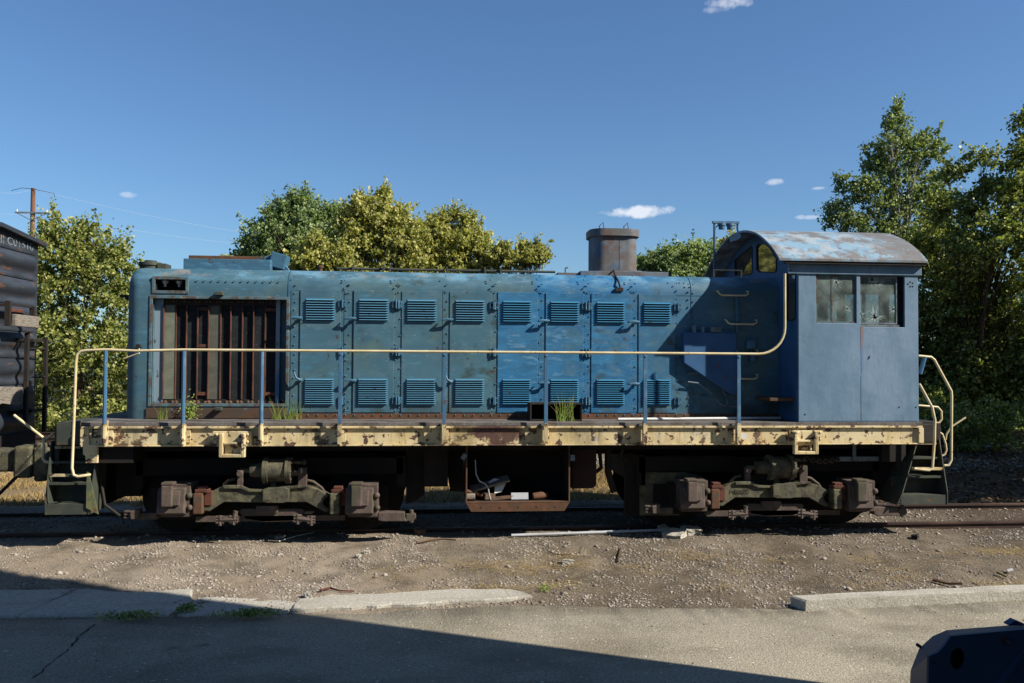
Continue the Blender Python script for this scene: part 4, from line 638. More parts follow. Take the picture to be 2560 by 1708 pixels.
# deck + sill
m = MB(); m.box((XL-.02, SY-.01, ZT-.045), (XR+.01, 1.53, ZT)); m.build('deck', M['deck'], loco, bevel=.005)
m = MB(); m.box((XL, SY, ZB), (XR, SY+.06, ZT-.046)); m.box((XL, SY-.035, ZT-.075), (XR, SY-.002, ZT-.0465))
m.box((XL, SY-.03, ZB-.02), (XR, SY+.0601, ZB-.0005))
m.box((XL-.01, SY-.03, ZB), (XL+.10, SY-.003, ZT-.0755)); m.box((XR-.06, SY-.04, ZB), (XR+.012, SY-.003, ZT-.0755)); m.ppx([(207, 1112), (243, 1112), (243, 1158), (214, 1158), (213, 1140), (207, 1136)], SY-.028, SY+.02)
STX = [262, 458, 653, 850, 1110, 1364, 1612, 1846]
sill = m.build('side_sill', M['yellow'], loco, bevel=.005)
for px in STX:
    x = P(px, 1070, SY-.13)[0]; m = MB(); m.box((x-.012, SY-.135, ZB-.01), (x+.012, SY-.0355, ZT+.03)); m.box((x-.06, SY-.02, ZB+.03), (x+.06, SY-.0005, ZT-.0755)); 
    m.build('stanchion_bracket', M['yellow'], loco, bevel=.004)
    m = MB(); zt = 2.42-(.0 if px > 700 else -.0); m.box((x-.024, SY-.155, ZT-.01), (x+.024, SY-.1355, zt)) if px > 700 else m.tube([(x, SY-.145, ZT-.01), (x, SY-.145, zt)], .026, 8)
    m.dome((x, SY-.158, zt-.03), .014); s_ = m.build('stanchion', M['post'], loco, bevel=.003 if px > 700 else 0, smooth=40 if px <= 700 else None)
    m = MB(); m.tube([(x, SY-.145, ZT+.0), (x, SY-.145, ZB+.07), (x, SY-.145, ZB+.02)], [.031, .03, .02], 8) if px <= 700 else m.box((x-.026, SY-.165, ZB+.02), (x+.026, SY-.1555, ZT)); m.build('stanchion_foot', M['yellow'], s_)
# far side: sill, stanchions, rail
m = MB(); m.box((XL, 1.46, ZB), (XR, 1.52, ZT-.046)); m.build('side_sill', M['yellow'], loco, bevel=.005)
for k in range(7): x = XL+.4+k*1.25; m = MB(); m.tube([(x, 1.6, ZB+.1), (x, 1.6, 2.42)], .024, 6); m.build('stanchion', M['post'], loco)
m = MB(); m.tube([(XL+.4, 1.6, 2.44), (XL+7.9, 1.6, 2.44)], .02, 6); m.build('handrail', M['yrail'], loco)
# handrail near side
HRY = SY-.14; hr = []
for x, y, Y in ((224, 1187, SY-.02), (212, 1189, HRY), (195, 1192, HRY), (184, 1188, HRY), (180, 1170, HRY), (186, 1020, HRY), (190, 905, HRY), (193, 886, HRY), (203, 878, HRY), (220, 876, HRY)): hr.append(tuple(P(x, y, Y)))
zr_ = 2.435; xs = [P(px, 880, HRY)[0] for px in (268, 340, 461, 656, 853, 1112, 1365, 1613, 1847)]; 
for i, x in enumerate(xs): hr.append((x, HRY, zr_-(.018 if i in (1,) else 0)+(-.005 if i == 0 else 0)))
xe = P(1962, 700, HRY)[0]; rr = .36; 
for k in range(9): a = math.pi/2*k/8; hr.append((xe-rr+rr*math.sin(a), HRY, zr_+rr-rr*math.cos(a)))
hr.append((xe, HRY, P(1962, 684, HRY)[2]))
m = MB(); m.tube(hr, .0175, 10); m.build('handrail', M['yrail'], loco, smooth=60)
# jack pads
for (x0, x1, y0, y1, px0, px1) in ((531, 629, 1079, 1116, 548, 613), (1973, 2058, 1077, 1112, 1985, 2045)):
    m = MB(); m.bpx(x0, y0, x1, y1, SY-.09, SY-.031); a = P(px0, 1100, SY-.14)[0]; b_ = P(px1, 1100, SY-.14)[0]; zt = P(580, y0+4, SY-.1)[2]; zb = P(580, y0+64, SY-.1)[2]
    m.box((a, SY-.16, zb), (a+.045, SY-.0905, zt)); m.box((b_-.045, SY-.16, zb), (b_, SY-.0905, zt)); m.box((a+.0455, SY-.16, zb), (b_-.0455, SY-.05, zb+.04)); m.box((a+.0455, SY-.13, zb+.16), (b_-.0455, SY-.0905, zb+.19)); m.box((a+.0455, SY-.06, zb+.041), (b_-.0455, SY-.02, zt-.13))
    for k in (.1, .25, .75, .9):
        for zz in (.3, .8):
            X0 = P(x0, 1100, SY-.09)[0]; X1 = P(x1, 1100, SY-.09)[0]; Z0 = P(580, y1, SY-.09)[2]; Z1 = P(580, y0, SY-.09)[2]; m.dome((X0+(X1-X0)*k, SY-.09, Z0+(Z1-Z0)*zz), .022, n=8, h=1)
    m.build('jacking_pad', M['yellow'], loco, bevel=.008)
# F letter and small white plate
te = text_mesh('F', .17, .001); te.transform(Matrix.Translation((P(228, 1093, SY)[0], SY-.006, P(228, 1095, SY)[2])) @ Matrix.Rotation(math.pi/2, 4, 'X')); te.transform(Matrix.Translation((-OX, 0, 0))); te.materials.append(M['black']); te_o = bpy.data.objects.new('end_letter', te); COL.objects.link(te_o); te_o.parent = loco
m = MB(); m.bpx(1851, 1083, 1868, 1097, SY-.035, SY-.031); m.build('small_plate', M['white'], loco)
# ---------------- cab
cw = .035; ez = 3.66
side = [(CX0, ZT+.002), (CX1, ZT+.002), (CX1, ez-.14), (CX1+.02, ez-.12), (CX1+.03, ez), (CX0, ez)]
def rect(px0, py0, px1, py1, Y): a = P(px0, (py0+py1)/2, Y)[0]; b_ = P(px1, (py0+py1)/2, Y)[0]; t_ = P((px0+px1)/2, py0, Y)[2]; q_ = P((px0+px1)/2, py1, Y)[2]; return (a, q_, b_, t_)
W1 = rect(2040, 687, 2141, 808, SY); W2 = rect(2151, 690, 2262, 818, SY)
def rp(r): return [(r[0], r[1]), (r[2], r[1]), (r[2], r[3]), (r[0], r[3])]
wall = MB(); wall.slab([(CX0, ZT+.002), (CX1, ZT+.002), (CX1, ez), (CX0, ez)], [rp(W1), rp(W2)], lambda a, b, d: (a, SY+d, b), cw)
cabside = wall.build('cab_side', M['cab'], loco, bevel=.012)
m = MB(); m.box((P(1968, 660, SY)[0]+.0, SY-.018, P(2050, 686, SY)[2]), (CX1+.045, SY-.002, ez+.01)); m.build('cab_fascia', M['cab'], loco, bevel=.012)
wall = MB(); wall.slab([(CX0, ZT+.002), (CX1, ZT+.002), (CX1, ez), (CX0, ez)], [rp(W1), rp(W2)], lambda a, b, d: (a, -SY-d, b), cw); wall.build('cab_side', M['cab'], loco)
RZ = 4.33; RHW = 1.62; RR = (RHW**2+.60**2)/1.2
def rz(y): return RZ-RR+math.sqrt(RR*RR-y*y)
YA = [-1.5+3.0*k/24 for k in range(25)]
arcp = [(y, rz(y)-.03) for y in YA]
def xface(px): return [(XP(x, y, CX0)[1], XP(x, y, CX0)[2]) for x, y in px]
def zoomp(pts): return xface([(1660+x*.2297, 540+y*.2297) for x, y in pts])
FA = zoomp([(768, 480), (950, 325), (963, 345), (963, 620), (930, 645), (850, 652), (768, 652)]); FB = zoomp([(1003, 330), (1030, 302), (1105, 302), (1165, 355), (1228, 470), (1228, 600), (1200, 622), (1035, 614), (1005, 590)])
FD = xface([(1966, 684), (1989, 684), (1990, 795), (1984, 802), (1966, 802)])
# ellipses mirror for the far half of the front wall
def ccw(p): return p
FA = [(y, z) for y, z in FA]; mir = lambda L_: [(-y, z) for y, z in L_][::-1]
yA0, yA1 = min(p[0] for p in FA), max(p[0] for p in FA)
FD = [(max(y, -1.44), z) for y, z in FD]
front_holes = [FB, FA, FD, mir(FD)]
print('front window spans', [(round(min(p[0] for p in h), 2), round(max(p[0] for p in h), 2), round(min(p[1] for p in h), 2), round(max(p[1] for p in h), 2)) for h in front_holes])
outer = [(-1.484, ZT+.003), (1.484, ZT+.003), (1.484, rz(1.49)-.05)]+[(y, z-.02) for y, z in arcp[::-1][1:-1]]+[(-1.484, rz(1.49)-.05)]
m = MB(); m.slab(outer, front_holes, lambda a, b, d: (CX0+.003+d, a, b), cw); cf = m.build('cab_front', M['cabin'], loco)
m = MB(); rear = [[(-1.2, 2.5), (-.75, 2.5), (-.75, 3.35), (-1.2, 3.35)], [(-.55, 2.5), (.55, 2.5), (.55, 3.45), (-.55, 3.45)], [(.75, 2.5), (1.2, 2.5), (1.2, 3.35), (.75, 3.35)]]
m.slab(outer, rear, lambda a, b, d: (CX1-.004-d, a, b), cw); m.build('cab_rear', M['cab'], loco)
# roof
m = MB(); YR = [-RHW+2*RHW*k/40 for k in range(41)]; ths = .03; rx0, rx1 = 4.19, 6.30
up = [(y, rz(y)) for y in YR]; lo_ = [(y, rz(y)-ths) for y in YR][::-1]; pf = up+lo_; n = len(pf)
xs = [rx0, 4.5, 4.9, 5.3, 5.7, 6.1, rx1]; vs = [(x, y, z) for x in xs for y, z in pf]; fs = []
for i in range(len(xs)-1): fs += [(i*n+j, i*n+(j+1) % n, (i+1)*n+(j+1) % n, (i+1)*n+j) for j in range(n)]
for e_ in (0, (len(xs)-1)*n): fs += [(e_+j, e_+j+1, e_+n-2-j, e_+n-1-j) for j in range(40)]
m.add(vs, fs); crf = m.build('cab_roof', M['roof'], loco, smooth=30)
m = MB(); m.box((rx0+.1, SY-.085, rz(RHW)-.065), (rx1-.02, SY-.0005, rz(RHW)-.031)); m.box((CX0, SY+.0, ez), (CX1, SY+.03, rz(1.5)-.04)); m.build('roof_gutter', M['black'], crf)
m = MB(); zz = zoomp([(715, 245), (800, 190), (835, 195), (835, 240), (800, 260), (720, 285)]); zz = [XP(1660+x*.2297, 540+y*.2297, rx0-.01) for x, y in ((713, 245), (800, 193), (835, 198), (833, 238), (800, 262), (722, 285))]
m.slab([(p[1], p[2]) for p in zz], [], lambda a, b, d: (rx0-.012+d, a, b), .01); m.build('roof_patch_plate', M['cab'], crf)
# cab interior
m = MB(); m.box((CX0+.05, -1.47, ZT+.003), (CX1-.05, 1.47, ZT+.03)); m.build('cab_floor', M['rust'], loco)
m = MB(); m.box((4.9, -.35, ZT+.03), (5.35, .3, 2.75)); m.box((5.5, -1.1, ZT+.03), (5.9, -.7, 2.0)); m.box((5.82, -1.1, 2.0), (5.9, -.7, 2.45)); m.box((4.75, -.6, 2.4), (4.85, .5, 3.0)); m.tube([(5.0, -.5, ZT), (5.0, -.5, 3.6)], .03, 8); m.tube([(5.55, .4, ZT), (5.55, .4, 3.8)], .04, 8); m.build('cab_controls', M['grey'], loco, bevel=.02)
# window panes and frames
def star(mb, cx, cz, r, yf, n, seed, fn):
    rg = random.Random(seed)
    for k in range(n):
        a = rg.uniform(0, 6.28); L_ = r*.8*rg.uniform(.3, 1.5); w_ = r*.035; dx, dz = math.cos(a), math.sin(a)
        mb.add([fn(cx-dz*w_, cz+dx*w_), fn(cx+dz*w_, cz-dx*w_), fn(cx+dx*L_, cz+dz*L_)], [(0, 1, 2)], 1)
    for k in range(8):
        a = rg.uniform(0, 6.28); b_ = a+.7; q = r*.16; mb.add([fn(cx, cz), fn(cx+math.cos(a)*q, cz+math.sin(a)*q), fn(cx+math.cos(b_)*q, cz+math.sin(b_)*q)], [(0, 1, 2)], 1)
for (wr, dep, stars) in ((W1, .02, [(.52, .85, .10), (.79, .30, .08)]), (W2, .05, [(.05, .22, .10), (.36, .93, .12), (.42, .15, .17), (.52, .85, .09), (.9, .32, .09)])):
    fr = MB(); xr_ = wr[2] if dep < .04 else wr[2]-.08; zb_ = wr[1] if dep < .04 else wr[1]+.04
    frame(fr, wr[0]+.022, zb_+.022, xr_-.022, wr[3]-.025, .02, SY+dep-.006, SY+dep+.02); 
    if dep < .04: fr.box((wr[0]+.022+(wr[2]-wr[0])*.36, SY+dep+.0005, zb_+.022), (wr[0]+.022+(wr[2]-wr[0])*.39, SY+dep+.018, wr[3]-.025))
    if dep > .04: fr.box((wr[0]+.002, SY+.001, wr[1]+.002), (xr_, SY+dep+.02, wr[1]+.032))
    wf = fr.build('window_frame', M['radframe'] if dep < .04 else M['grey'], loco)
    m = MB(); y_ = SY+dep+.006; m.add([(wr[0]+.02, y_, zb_+.02), (xr_-.02, y_, zb_+.02), (xr_-.02, y_, wr[3]-.02), (wr[0]+.02, y_, wr[3]-.02)], [(0, 1, 2, 3)])
    for i, (u, v, r) in enumerate(stars): star(m, wr[0]+(xr_-wr[0])*u, zb_+(wr[3]-zb_)*v, r, 0, 34, i+3, lambda a, b: (min(max(a, wr[0]+.022), xr_-.022), y_-.003, min(max(b, zb_+.022), wr[3]-.026)))
    m.build('window_pane', [M['glass'], M['crack']], wf, fix=False)
for h in (FB, FA, FD, mir(FD)):
    c0 = (sum(p[0] for p in h)/len(h), sum(p[1] for p in h)/len(h)); inn = [(c0[0]+(y-c0[0])*.93, c0[1]+(z-c0[1])*.94) for y, z in h]; m = MB(); m.slab(h, [inn], lambda a, b, d: (CX0-.006+d, a, b), .02); wf = m.build('window_frame', M['rubber_and_opening_dark'], loco)
    m = MB(); tr = tessellate_polygon([[Vector((y, z, 0)) for y, z in h]]); m.add([(CX0+.012, y, z) for y, z in h], [tuple(t) for t in tr]); m.build('window_pane', M['glass2'], wf, fix=False)
for h in rear: m = MB(); m.add([(CX1-.02, y, z) for y, z in h], [(0, 1, 2, 3)]); m.build('window_pane', M['glass'], loco, fix=False)
for wr in (W1, W2): m = MB(); m.add([(wr[0], -SY-.02, wr[1]), (wr[2], -SY-.02, wr[1]), (wr[2], -SY-.02, wr[3]), (wr[0], -SY-.02, wr[3])], [(0, 1, 2, 3)]); m.build('window_pane', M['glass'], loco, fix=False)
# rust run and small marks on the cab side
RU = pmat('rust_run', srgb('5b80a8'), .7, 0, [(srgb('94643c'), 30, (3, 1, .12), .25, .5, 3, .95, (2, 2.4, 2.75, 9, 10)), (srgb('7d8794'), 12, (3, 1, .2), .3, .7, 3, .3)], None)
m = MB(); a = P(2152, 818, SY)[0]; zt = W2[1]; m.add([(a-.005, SY-.0025, zt), (a+.035, SY-.0025, zt), (a+.025, SY-.0025, zt-.6), (a+.005, SY-.0025, zt-.65)], [(0, 1, 2, 3)]); m.build('rust_streak', RU, cabside)
m = MB(); m.box((a+.0, SY-.0035, ZT+.01), (a+.007, SY-.0005, zt-.66)); m.box((CX0+.02, SY-.0035, ZT+.02), (CX1-.02, SY-.0005, ZT+.026)); m.build('weld_seam', M['cab'], cabside)
m = MB(); q = P(2172, 894, SY); m.slab([(q[0]-.02, q[2]-.03), (q[0]+.012, q[2]-.012), (q[0]+.022, q[2]+.028), (q[0]-.002, q[2]+.016)], [], lambda a, b, d: (a, SY-.004+d, b), .003)
for px, py in ((2270, 710), (2276, 705), (2276, 716), (2282, 708), (2282, 716), (2248, 1018), (2290, 1018), (2013, 1036), (1974, 668), (1976, 676)): q = P(px, py, SY); m.dome((q[0], SY-.002 if px > 2000 else SY-.019, q[2]), .011, n=6)
m.build('cab_bolts', M['black'], cabside)
# lamp stand on the cab roof front
ly = .15; pa = P(1786, 557, ly); pb = P(1844, 559, ly); m = MB(); zt_ = pa[2]
m.tube([(pa[0], ly, HZ-.02), (pa[0], ly, zt_)], .02, 8); m.box((pa[0]-.03, ly-.03, zt_-.01), (pb[0]+.02, ly+.03, zt_+.025)); m.tube([(pb[0], ly, zt_), (pb[0], ly, zt_-.08), (pb[0]+.02, ly, rz(ly)-.02)], .02, 8); m.tube([(pa[0], ly, zt_-.09), (pa[0]+.09, ly, zt_-.01)], .01, 6); lf = m.build('lamp_stand', M['post'], loco)
for px in (1804, 1825):
    q = P(px, 565, ly); m = MB(); m.cyl((q[0], ly, zt_-.012), (q[0], ly, zt_-.045), .062, 18); m.cyl((q[0], ly, zt_-.046), (q[0], ly, zt_-.10), .052, 18, .045); m.build('hanging_lamp', M['post'], lf, smooth=40)
m = MB(); a = P(1780, 677, -.5); b_ = P(1848, 680, -.5); m.tube([(a[0]-.0, -.6, HZ), (a[0], -.6, a[2]), (b_[0], -.6, a[2]), (b_[0], -.6, HZ)], .014, 6); m.build('roof_grab_iron', M['yrail'], loco)
# ---------------- trucks
TC = -2.584
YO = -.2
def build_truck(dx, mirror=False):
    cx = TC+dx; root = MB(); Yf = -1.18
    def PX(zx, zy, Y): q = P(300+zx*.3404, 1060+zy*.3404, Y+YO); return (q[0]+dx, q[2])
    eq = [(640, 520), (700, 482), (765, 455), (890, 455), (950, 482), (1010, 478), (1060, 490), (1130, 480), (1200, 462), (1375, 455), (1450, 478), (1535, 525), (1505, 545), (1490, 575), (1505, 605), (1540, 620), (1520, 648), (1470, 625), (1370, 572), (1060, 575), (765, 572), (660, 640), (612, 632), (612, 605), (650, 600), (665, 570), (650, 545)]
    root.prism([PX(x, y, Yf) for x, y in eq], Yf-.02, Yf+.16); 
    # flared lip on top of the casting, central boss
    root.prism([PX(x, y, Yf) for x, y in ((760, 447), (895, 447), (955, 474), (1055, 478), (1205, 455), (1380, 447), (1380, 462), (1205, 478), (1060, 497), (950, 495), (890, 470), (765, 470))], Yf-.05, Yf-.0205)
    root.prism([PX(x, y, Yf-.07) for x, y in ((1050, 482), (1085, 470), (1215, 466), (1245, 480), (1235, 570), (1195, 578), (1085, 578), (1050, 565))], Yf-.10, Yf-.021)
    tr_ = root.build('side_frame', M['truck'], None, bevel=.014)
    # make the side frame a child of a truck empty
    e = bpy.data.objects.new('truck', None); COL.objects.link(e); e.parent = loco; e.location = (cx-OX, 0, 0); ORG[e.name] = (cx, 0, 0); e.empty_display_size = .2
    tr_.data.transform(Matrix.Translation((-cx, 0, 0))); tr_.parent = e; ORG[tr_.name] = (cx, 0, 0)
    # lettering raised on the casting
    if dx > 0:
        te = text_mesh('M80888', .085, .004); q = PX(720, 545, Yf); te.transform(Matrix.Translation((q[0]-cx, Yf-.022, q[1])) @ Matrix.Rotation(math.pi/2, 4, 'X')); te.materials.append(M['truck']); lo__ = bpy.data.objects.new('cast_number', te); COL.objects.link(lo__); lo__.parent = e
    for (x0, x1) in ((275, 515), (1655, 1895)):
        a = PX(x0, 500, -1.3)[0]; b_ = PX(x1-40, 500, -1.3)[0]; z1 = PX(x0, 478, -1.3)[1]; z0 = PX(x0, 655, -1.3)[1]; zc = PX(x0, 442, -1.2)[1]; mm = (a+b_)/2
        m = MB(); m.box((a+.03, -1.26, z0-.06), (b_+.06, -.9, z1+.05)); m.prism([(a+.02, z1), (a+.03, zc-.02), (a+.08, zc), (b_-.0, zc), (b_+.05, zc-.04), (b_+.07, z1)], -1.24, -.92)
        # slanted front (lid) wedge
        m.add([(a, -1.34, z0), (b_, -1.34, z0), (b_, -1.29, z1), (a, -1.29, z1), (a+.03, -1.2, z0-.05), (b_+.03, -1.2, z0-.05), (b_+.03, -1.2, z1+.04), (a+.03, -1.2, z1+.04)], [(0, 1, 2, 3), (0, 4, 5, 1), (1, 5, 6, 2), (2, 6, 7, 3), (3, 7, 4, 0), (4, 7, 6, 5)])
        jb = m.build('journal_box', M['box'], e, bevel=.014)
        m = MB(); m.add([(a+.05, -1.362, z0+.1), (b_-.05, -1.362, z0+.1), (b_-.05, -1.325, z1-.02), (a+.05, -1.325, z1-.02), (a+.05, -1.3, z0+.1), (b_-.05, -1.3, z0+.1), (b_-.05, -1.28, z1-.02), (a+.05, -1.28, z1-.02)], [(0, 1, 2, 3), (0, 4, 5, 1), (1, 5, 6, 2), (2, 6, 7, 3), (3, 7, 4, 0)])
        m.box((mm-.09, -1.41, z1-.21), (mm+.04, -1.33, z1+.05)); m.box((mm-.1, -1.39, z1+.05), (mm+.05, -1.24, z1+.09)); m.dome((b_+.06, -1.27, z0+.06), .04, n=8, h=1); m.dome((b_+.05, -1.27, z1-.09), .045, n=8, h=1); m.build('journal_lid', M['box'], e, bevel=.01)
    for (x0, x1) in ((535, 606), (1540, 1612)):
        a = PX(x0, 580, -1.28)[0]; b_ = PX(x1, 580, -1.28)[0]; z1 = PX(x0, 510, -1.28)[1]; z0 = PX(x0, 665, -1.28)[1]
        m = MB(); m.box((a, -1.29, z0), (b_, -1.12, z1)); m.build('pedestal_block', M['rust'] if x0 < 1000 else M['truck'], e, bevel=.014)
        m = MB(); m.box((a+.015, -1.27, z1+.001), (b_+.06, -1.12, z1+.045)); m.box((a+.04, -1.24, z1+.045), (b_+.03, -1.14, z1+.08)); m.box((b_+.002, -1.22, z0+.1), (b_+.1, -1.12, z0+.28)); m.build('pedestal_cap', M['rustred'], e, bevel=.008)
    # brake cylinder
    yc = -1.12; q = PX(1150, 348, yc-.1); a = PX(1068, 348, yc-.1)[0]; b_ = PX(1240, 348, yc-.1)[0]; zc = q[1]; m = MB()
    m.cyl((a, yc, zc), (b_, yc, zc), .152, 24)
    for x in (a, b_-.01): m.cyl((x-.035, yc, zc), (x, yc, zc), .178, 24); m.cyl((x+.003, yc, zc), (x+.03, yc, zc), .172, 24)
    s = PX(960, 345, yc)[0]; m.cyl((s, yc, zc-.0), (a-.036, yc, zc), .085, 18, .10); m.tube([(b_+.02, yc, zc+.10), (b_+.17, yc, zc+.10)], .022, 8); m.dome((b_+.17, yc, zc+.10), .04, (1, 0, 0), 8, 1); m.tube([(s-.13, yc, zc), (s, yc, zc)], .03, 8)
    for k in range(8): an = k*math.pi/4; m.dome((b_+.022, yc+.15*math.cos(an), zc+.15*math.sin(an)), .016, (1, 0, 0), 6, 1); m.dome((a-.036, yc+.15*math.cos(an), zc+.15*math.sin(an)), .016, (-1, 0, 0), 6, 1)
    m.box((a+.05, yc-.02, zc-.22), (a+.12, yc+.1, zc-.14)); m.build('brake_cylinder', M['truck'], e, smooth=40)
    m = MB()
    for (x0, y0, x1, y1) in ((862, 340, 905, 470), (1310, 320, 1372, 470)):
        a_ = PX(x0, y0, -1.15); c2 = PX(x1, y1, -1.15); m.box((a_[0], -1.17, c2[1]), (c2[0], -1.12, a_[1])); m.cyl(((a_[0]+c2[0])/2, -1.21, a_[1]-.04), ((a_[0]+c2[0])/2, -1.1, a_[1]-.04), .04, 10)
    p0 = PX(1260, 360, -1.15); p1 = PX(1340, 360, -1.15); m.tube([(p0[0], -1.14, p0[1]), (p1[0], -1.14, p1[1])], .04, 8)
    for s_, x_ in ((1, 0), (-1, 1)):   # curved tension straps behind the casting
        pts = [(760, 450), (800, 415), (850, 405)] if s_ == 1 else [(1375, 415), (1420, 425), (1480, 470), (1500, 500)]
        m.build('brake_lever', M['box'], e, bevel=.006); m = MB(); m.tube([(PX(x, y, -1.1)[0], -1.1, PX(x, y, -1.1)[1]) for x, y in pts], .022, 6)
    m.build('brake_lever', M['box'], e, bevel=.006)
    # brake rods and clevises below
    m = MB()
    for (x0, y0, w_) in ((735, 705, 1), (835, 700, 1), (1305, 695, 1), (1405, 705, 1)):
        q = PX(x0, y0, -1.2)
        for dz in (-.035, .0, .035): m.cyl((q[0]-.05, -1.2, q[1]+dz), (q[0]+.05, -1.2, q[1]+dz), .019, 8)
        m.cyl((q[0], -1.2, q[1]-.07), (q[0], -1.2, q[1]+.055), .024, 8)
    for (x0, y0, x1, y1) in ((740, 705, 850, 700), (1300, 695, 1400, 705), (838, 700, 850, 640)):
        a_ = PX(x0, y0, -1.2); b2 = PX(x1, y1, -1.2); m.tube([(a_[0], -1.2, a_[1]), (b2[0], -1.2, b2[1])], .03, 8)
    a_ = PX(560, 690, -1.1); b2 = PX(1650, 690, -1.1); m.box((a_[0], -1.12, a_[1]-.05), (b2[0], -1.02, a_[1]+.02)); m.build('brake_rod', M['box'], e, smooth=40)
    # bow under the middle (spring saddle)
    m = MB(); pts = [(870, 640), (900, 620), (1340, 620), (1360, 640), (1335, 690), (1250, 716), (1050, 720), (920, 700)]; m.prism([PX(x, y, -1.1) for x, y in pts], -1.12, -1.0)
    m.prism([PX(x, y, -1.14) for x, y in ((1000, 600), (1160, 600), (1160, 652), (1000, 652))], -1.16, -1.05); m.build('spring_saddle', M['box'], e, bevel=.012)
    # end arms
    m = MB(); m.prism([PX(x, y, -1.2) for x, y in ((1895, 655), (1950, 645), (2090, 650), (2095, 690), (2110, 715), (1920, 715), (1895, 705))], -1.22, -1.08); m.prism([PX(x, y, -1.2) for x, y in ((2100, 660), (2170, 660), (2175, 690), (2150, 720), (2100, 712))], -1.2, -1.12); q = PX(2140, 650, -1.2); m.cyl((q[0], -1.17, q[1]-.14), (q[0], -1.17, q[1]+.03), .03, 8); m.build('brake_hanger', M['box'], e, bevel=.01)
    m = MB(); m.prism([PX(x, y, -1.2) for x, y in ((75, 640), (145, 625), (135, 700), (80, 700))], -1.22, -1.08)
    for k in range(3): m.prism([PX(x, y, -1.2) for x, y in ((22, 640+k*22), (80, 640+k*22), (80, 652+k*22), (22, 652+k*22))], -1.19, -1.12)
    m.prism([PX(x, y, -1.1) for x, y in ((140, 650), (280, 650), (280, 698), (140, 698))], -1.15, -1.0); m.build('brake_hanger', M['box'], e, bevel=.01)
    # dark inner frame, bolster, wheels
    m = MB(); m.box((cx-1.75, -1.0, .78), (cx+1.75, -.86, 1.0)); m.box((cx-1.75, .86, .78), (cx+1.75, 1.0, 1.0)); m.box((cx-.35, -1.1, .6), (cx+.35, 1.1, 1.0)); m.box((cx-1.78, -1.0, .6), (cx-1.66, 1.0, 1.02)); m.box((cx+1.66, -1.0, .6), (cx+1.78, 1.0, 1.02)); m.box((cx-1.2, -.6, .25), (cx-.2, .6, .9)); m.box((cx+.2, -.6, .25), (cx+1.2, .6, .9)); m.box((cx-1.55, -1.02, .2), (cx+1.55, -.98, .62)); m.build('truck_frame', M['dark'], e)
    for sx in (-1.22, 1.22):
        m = MB(); m.cyl((cx+sx, -1.1, .508), (cx+sx, 1.1, .508), .09, 12)
        for sy in (-1, 1):
            y0 = sy*.70; m.cyl((cx+sx, y0, .508), (cx+sx, sy*.80, .508), .51, 40); m.cyl((cx+sx, y0-sy*.03, .508), (cx+sx, y0-sy*.0005, .508), .537, 40)
        m.build('wheelset', M['dark'], e, smooth=40)
    for ch in e.children:
        if not ch.name.startswith(('wheelset', 'truck_frame')): ch.data.transform(Matrix.Translation((0, YO, 0)))
    for sx in (-1.22, 1.22): m = MB(); m.box((cx+sx-.15, -1.2, .38), (cx+sx+.15, -1.001, .64)); m.build('bolster_bracket', M['dark'], e)
    m = MB(); m.box((cx-.3, -1.3, .62), (cx+.3, -1.101, .78)); m.build('bolster_bracket', M['dark'], e)
    return e
build_truck(0); build_truck(6.76)
# underframe
m = MB(); m.box((XL+.25, -.45, .98), (XR-.2, .45, ZT-.046)); m.box((XL+.5, -1.2, 1.12), (XR-.4, 1.2, ZT-.046)); m.box((XL+.05, -1.45, 1.0), (XL+.6, 1.4, 1.22)); m.box((XR-.45, -1.3, .95), (XR-.1, 1.3, ZT-.046))
m.box((-4.6, -.95, .5), (-4.28, .95, 1.2)); m.box((-4.9, -1.0, .36), (-4.8, .9, 1.2)); m.box((5.95, -1.0, .4), (6.2, 1.0, .98)); m.box((.05-.6, -1.1, .62), (.05-.28, .3, 1.2)); m.build('underframe', M['dark'], loco)  # dark blocks added here so gaps under the deck ends stay black
# gear sheets near the trucks
m = MB(); m.ppx([(1015, 1120), (1062, 1120), (1062, 1235), (1040, 1252), (1015, 1260)], -.95, -.9); m.build('splash_sheet', M['dark'], loco); m = MB(); m.ppx([(1562, 1160), (1660, 1165), (1700, 1195), (1710, 1290), (1562, 1290)], -.96, -.9); m.build('splash_sheet', M['dark'], loco); m = MB(); m.ppx([(1115, 1115), (1160, 1115), (1160, 1230), (1125, 1228), (1118, 1180)], -.9, -.6); m.build('splash_sheet', M['dark'], loco)
m = MB(); m.ppx([(1600, 1180), (1700, 1176), (1780, 1200), (1790, 1216), (1700, 1290), (1600, 1290)], -1.0, -.93); m.build('gear_case', M['truck'], loco, bevel=.02)
# tool / battery tray
ty = -1.36; a = P(1165, 1190, ty)[0]; b_ = P(1424, 1190, ty)[0]; zb = P(1290, 1257, ty)[2]; zt = ZB-.022; m = MB(); m.box((a, ty, zb), (a+.012, -.62, zt)); m.box((b_-.012, ty, zb), (b_, -.62, zt)); m.box((a+.0125, ty, zb), (b_-.0125, -.62, zb+.014)); m.box((a+.0125, -.63, zb+.0145), (b_-.0125, -.618, zt))
tray = m.build('tool_tray', M['dark'], loco); m = MB(); m.prism([(a+.0, zb), (a+.07, zb-.115), (b_-.07, zb-.115), (b_, zb)], ty-.012, ty-.0005); m.box((a-.004, ty-.012, zb+.0005), (a+.016, ty-.0005, zt)); m.box((b_-.016, ty-.012, zb+.0005), (b_+.004, ty-.0005, zt)); m.box((a+.0165, ty-.014, zb+.0005), (b_-.0165, ty+.05, zb+.016))
m.build('tray_lip', M['rust'], tray, bevel=.003); m = MB()
for k in range(5): x = a+.2+k*(b_-a-.4)/4; m.dome((x, ty-.0125, zb-.06), .013, n=8, h=.2)
m.build('tray_holes', M['black'], tray)
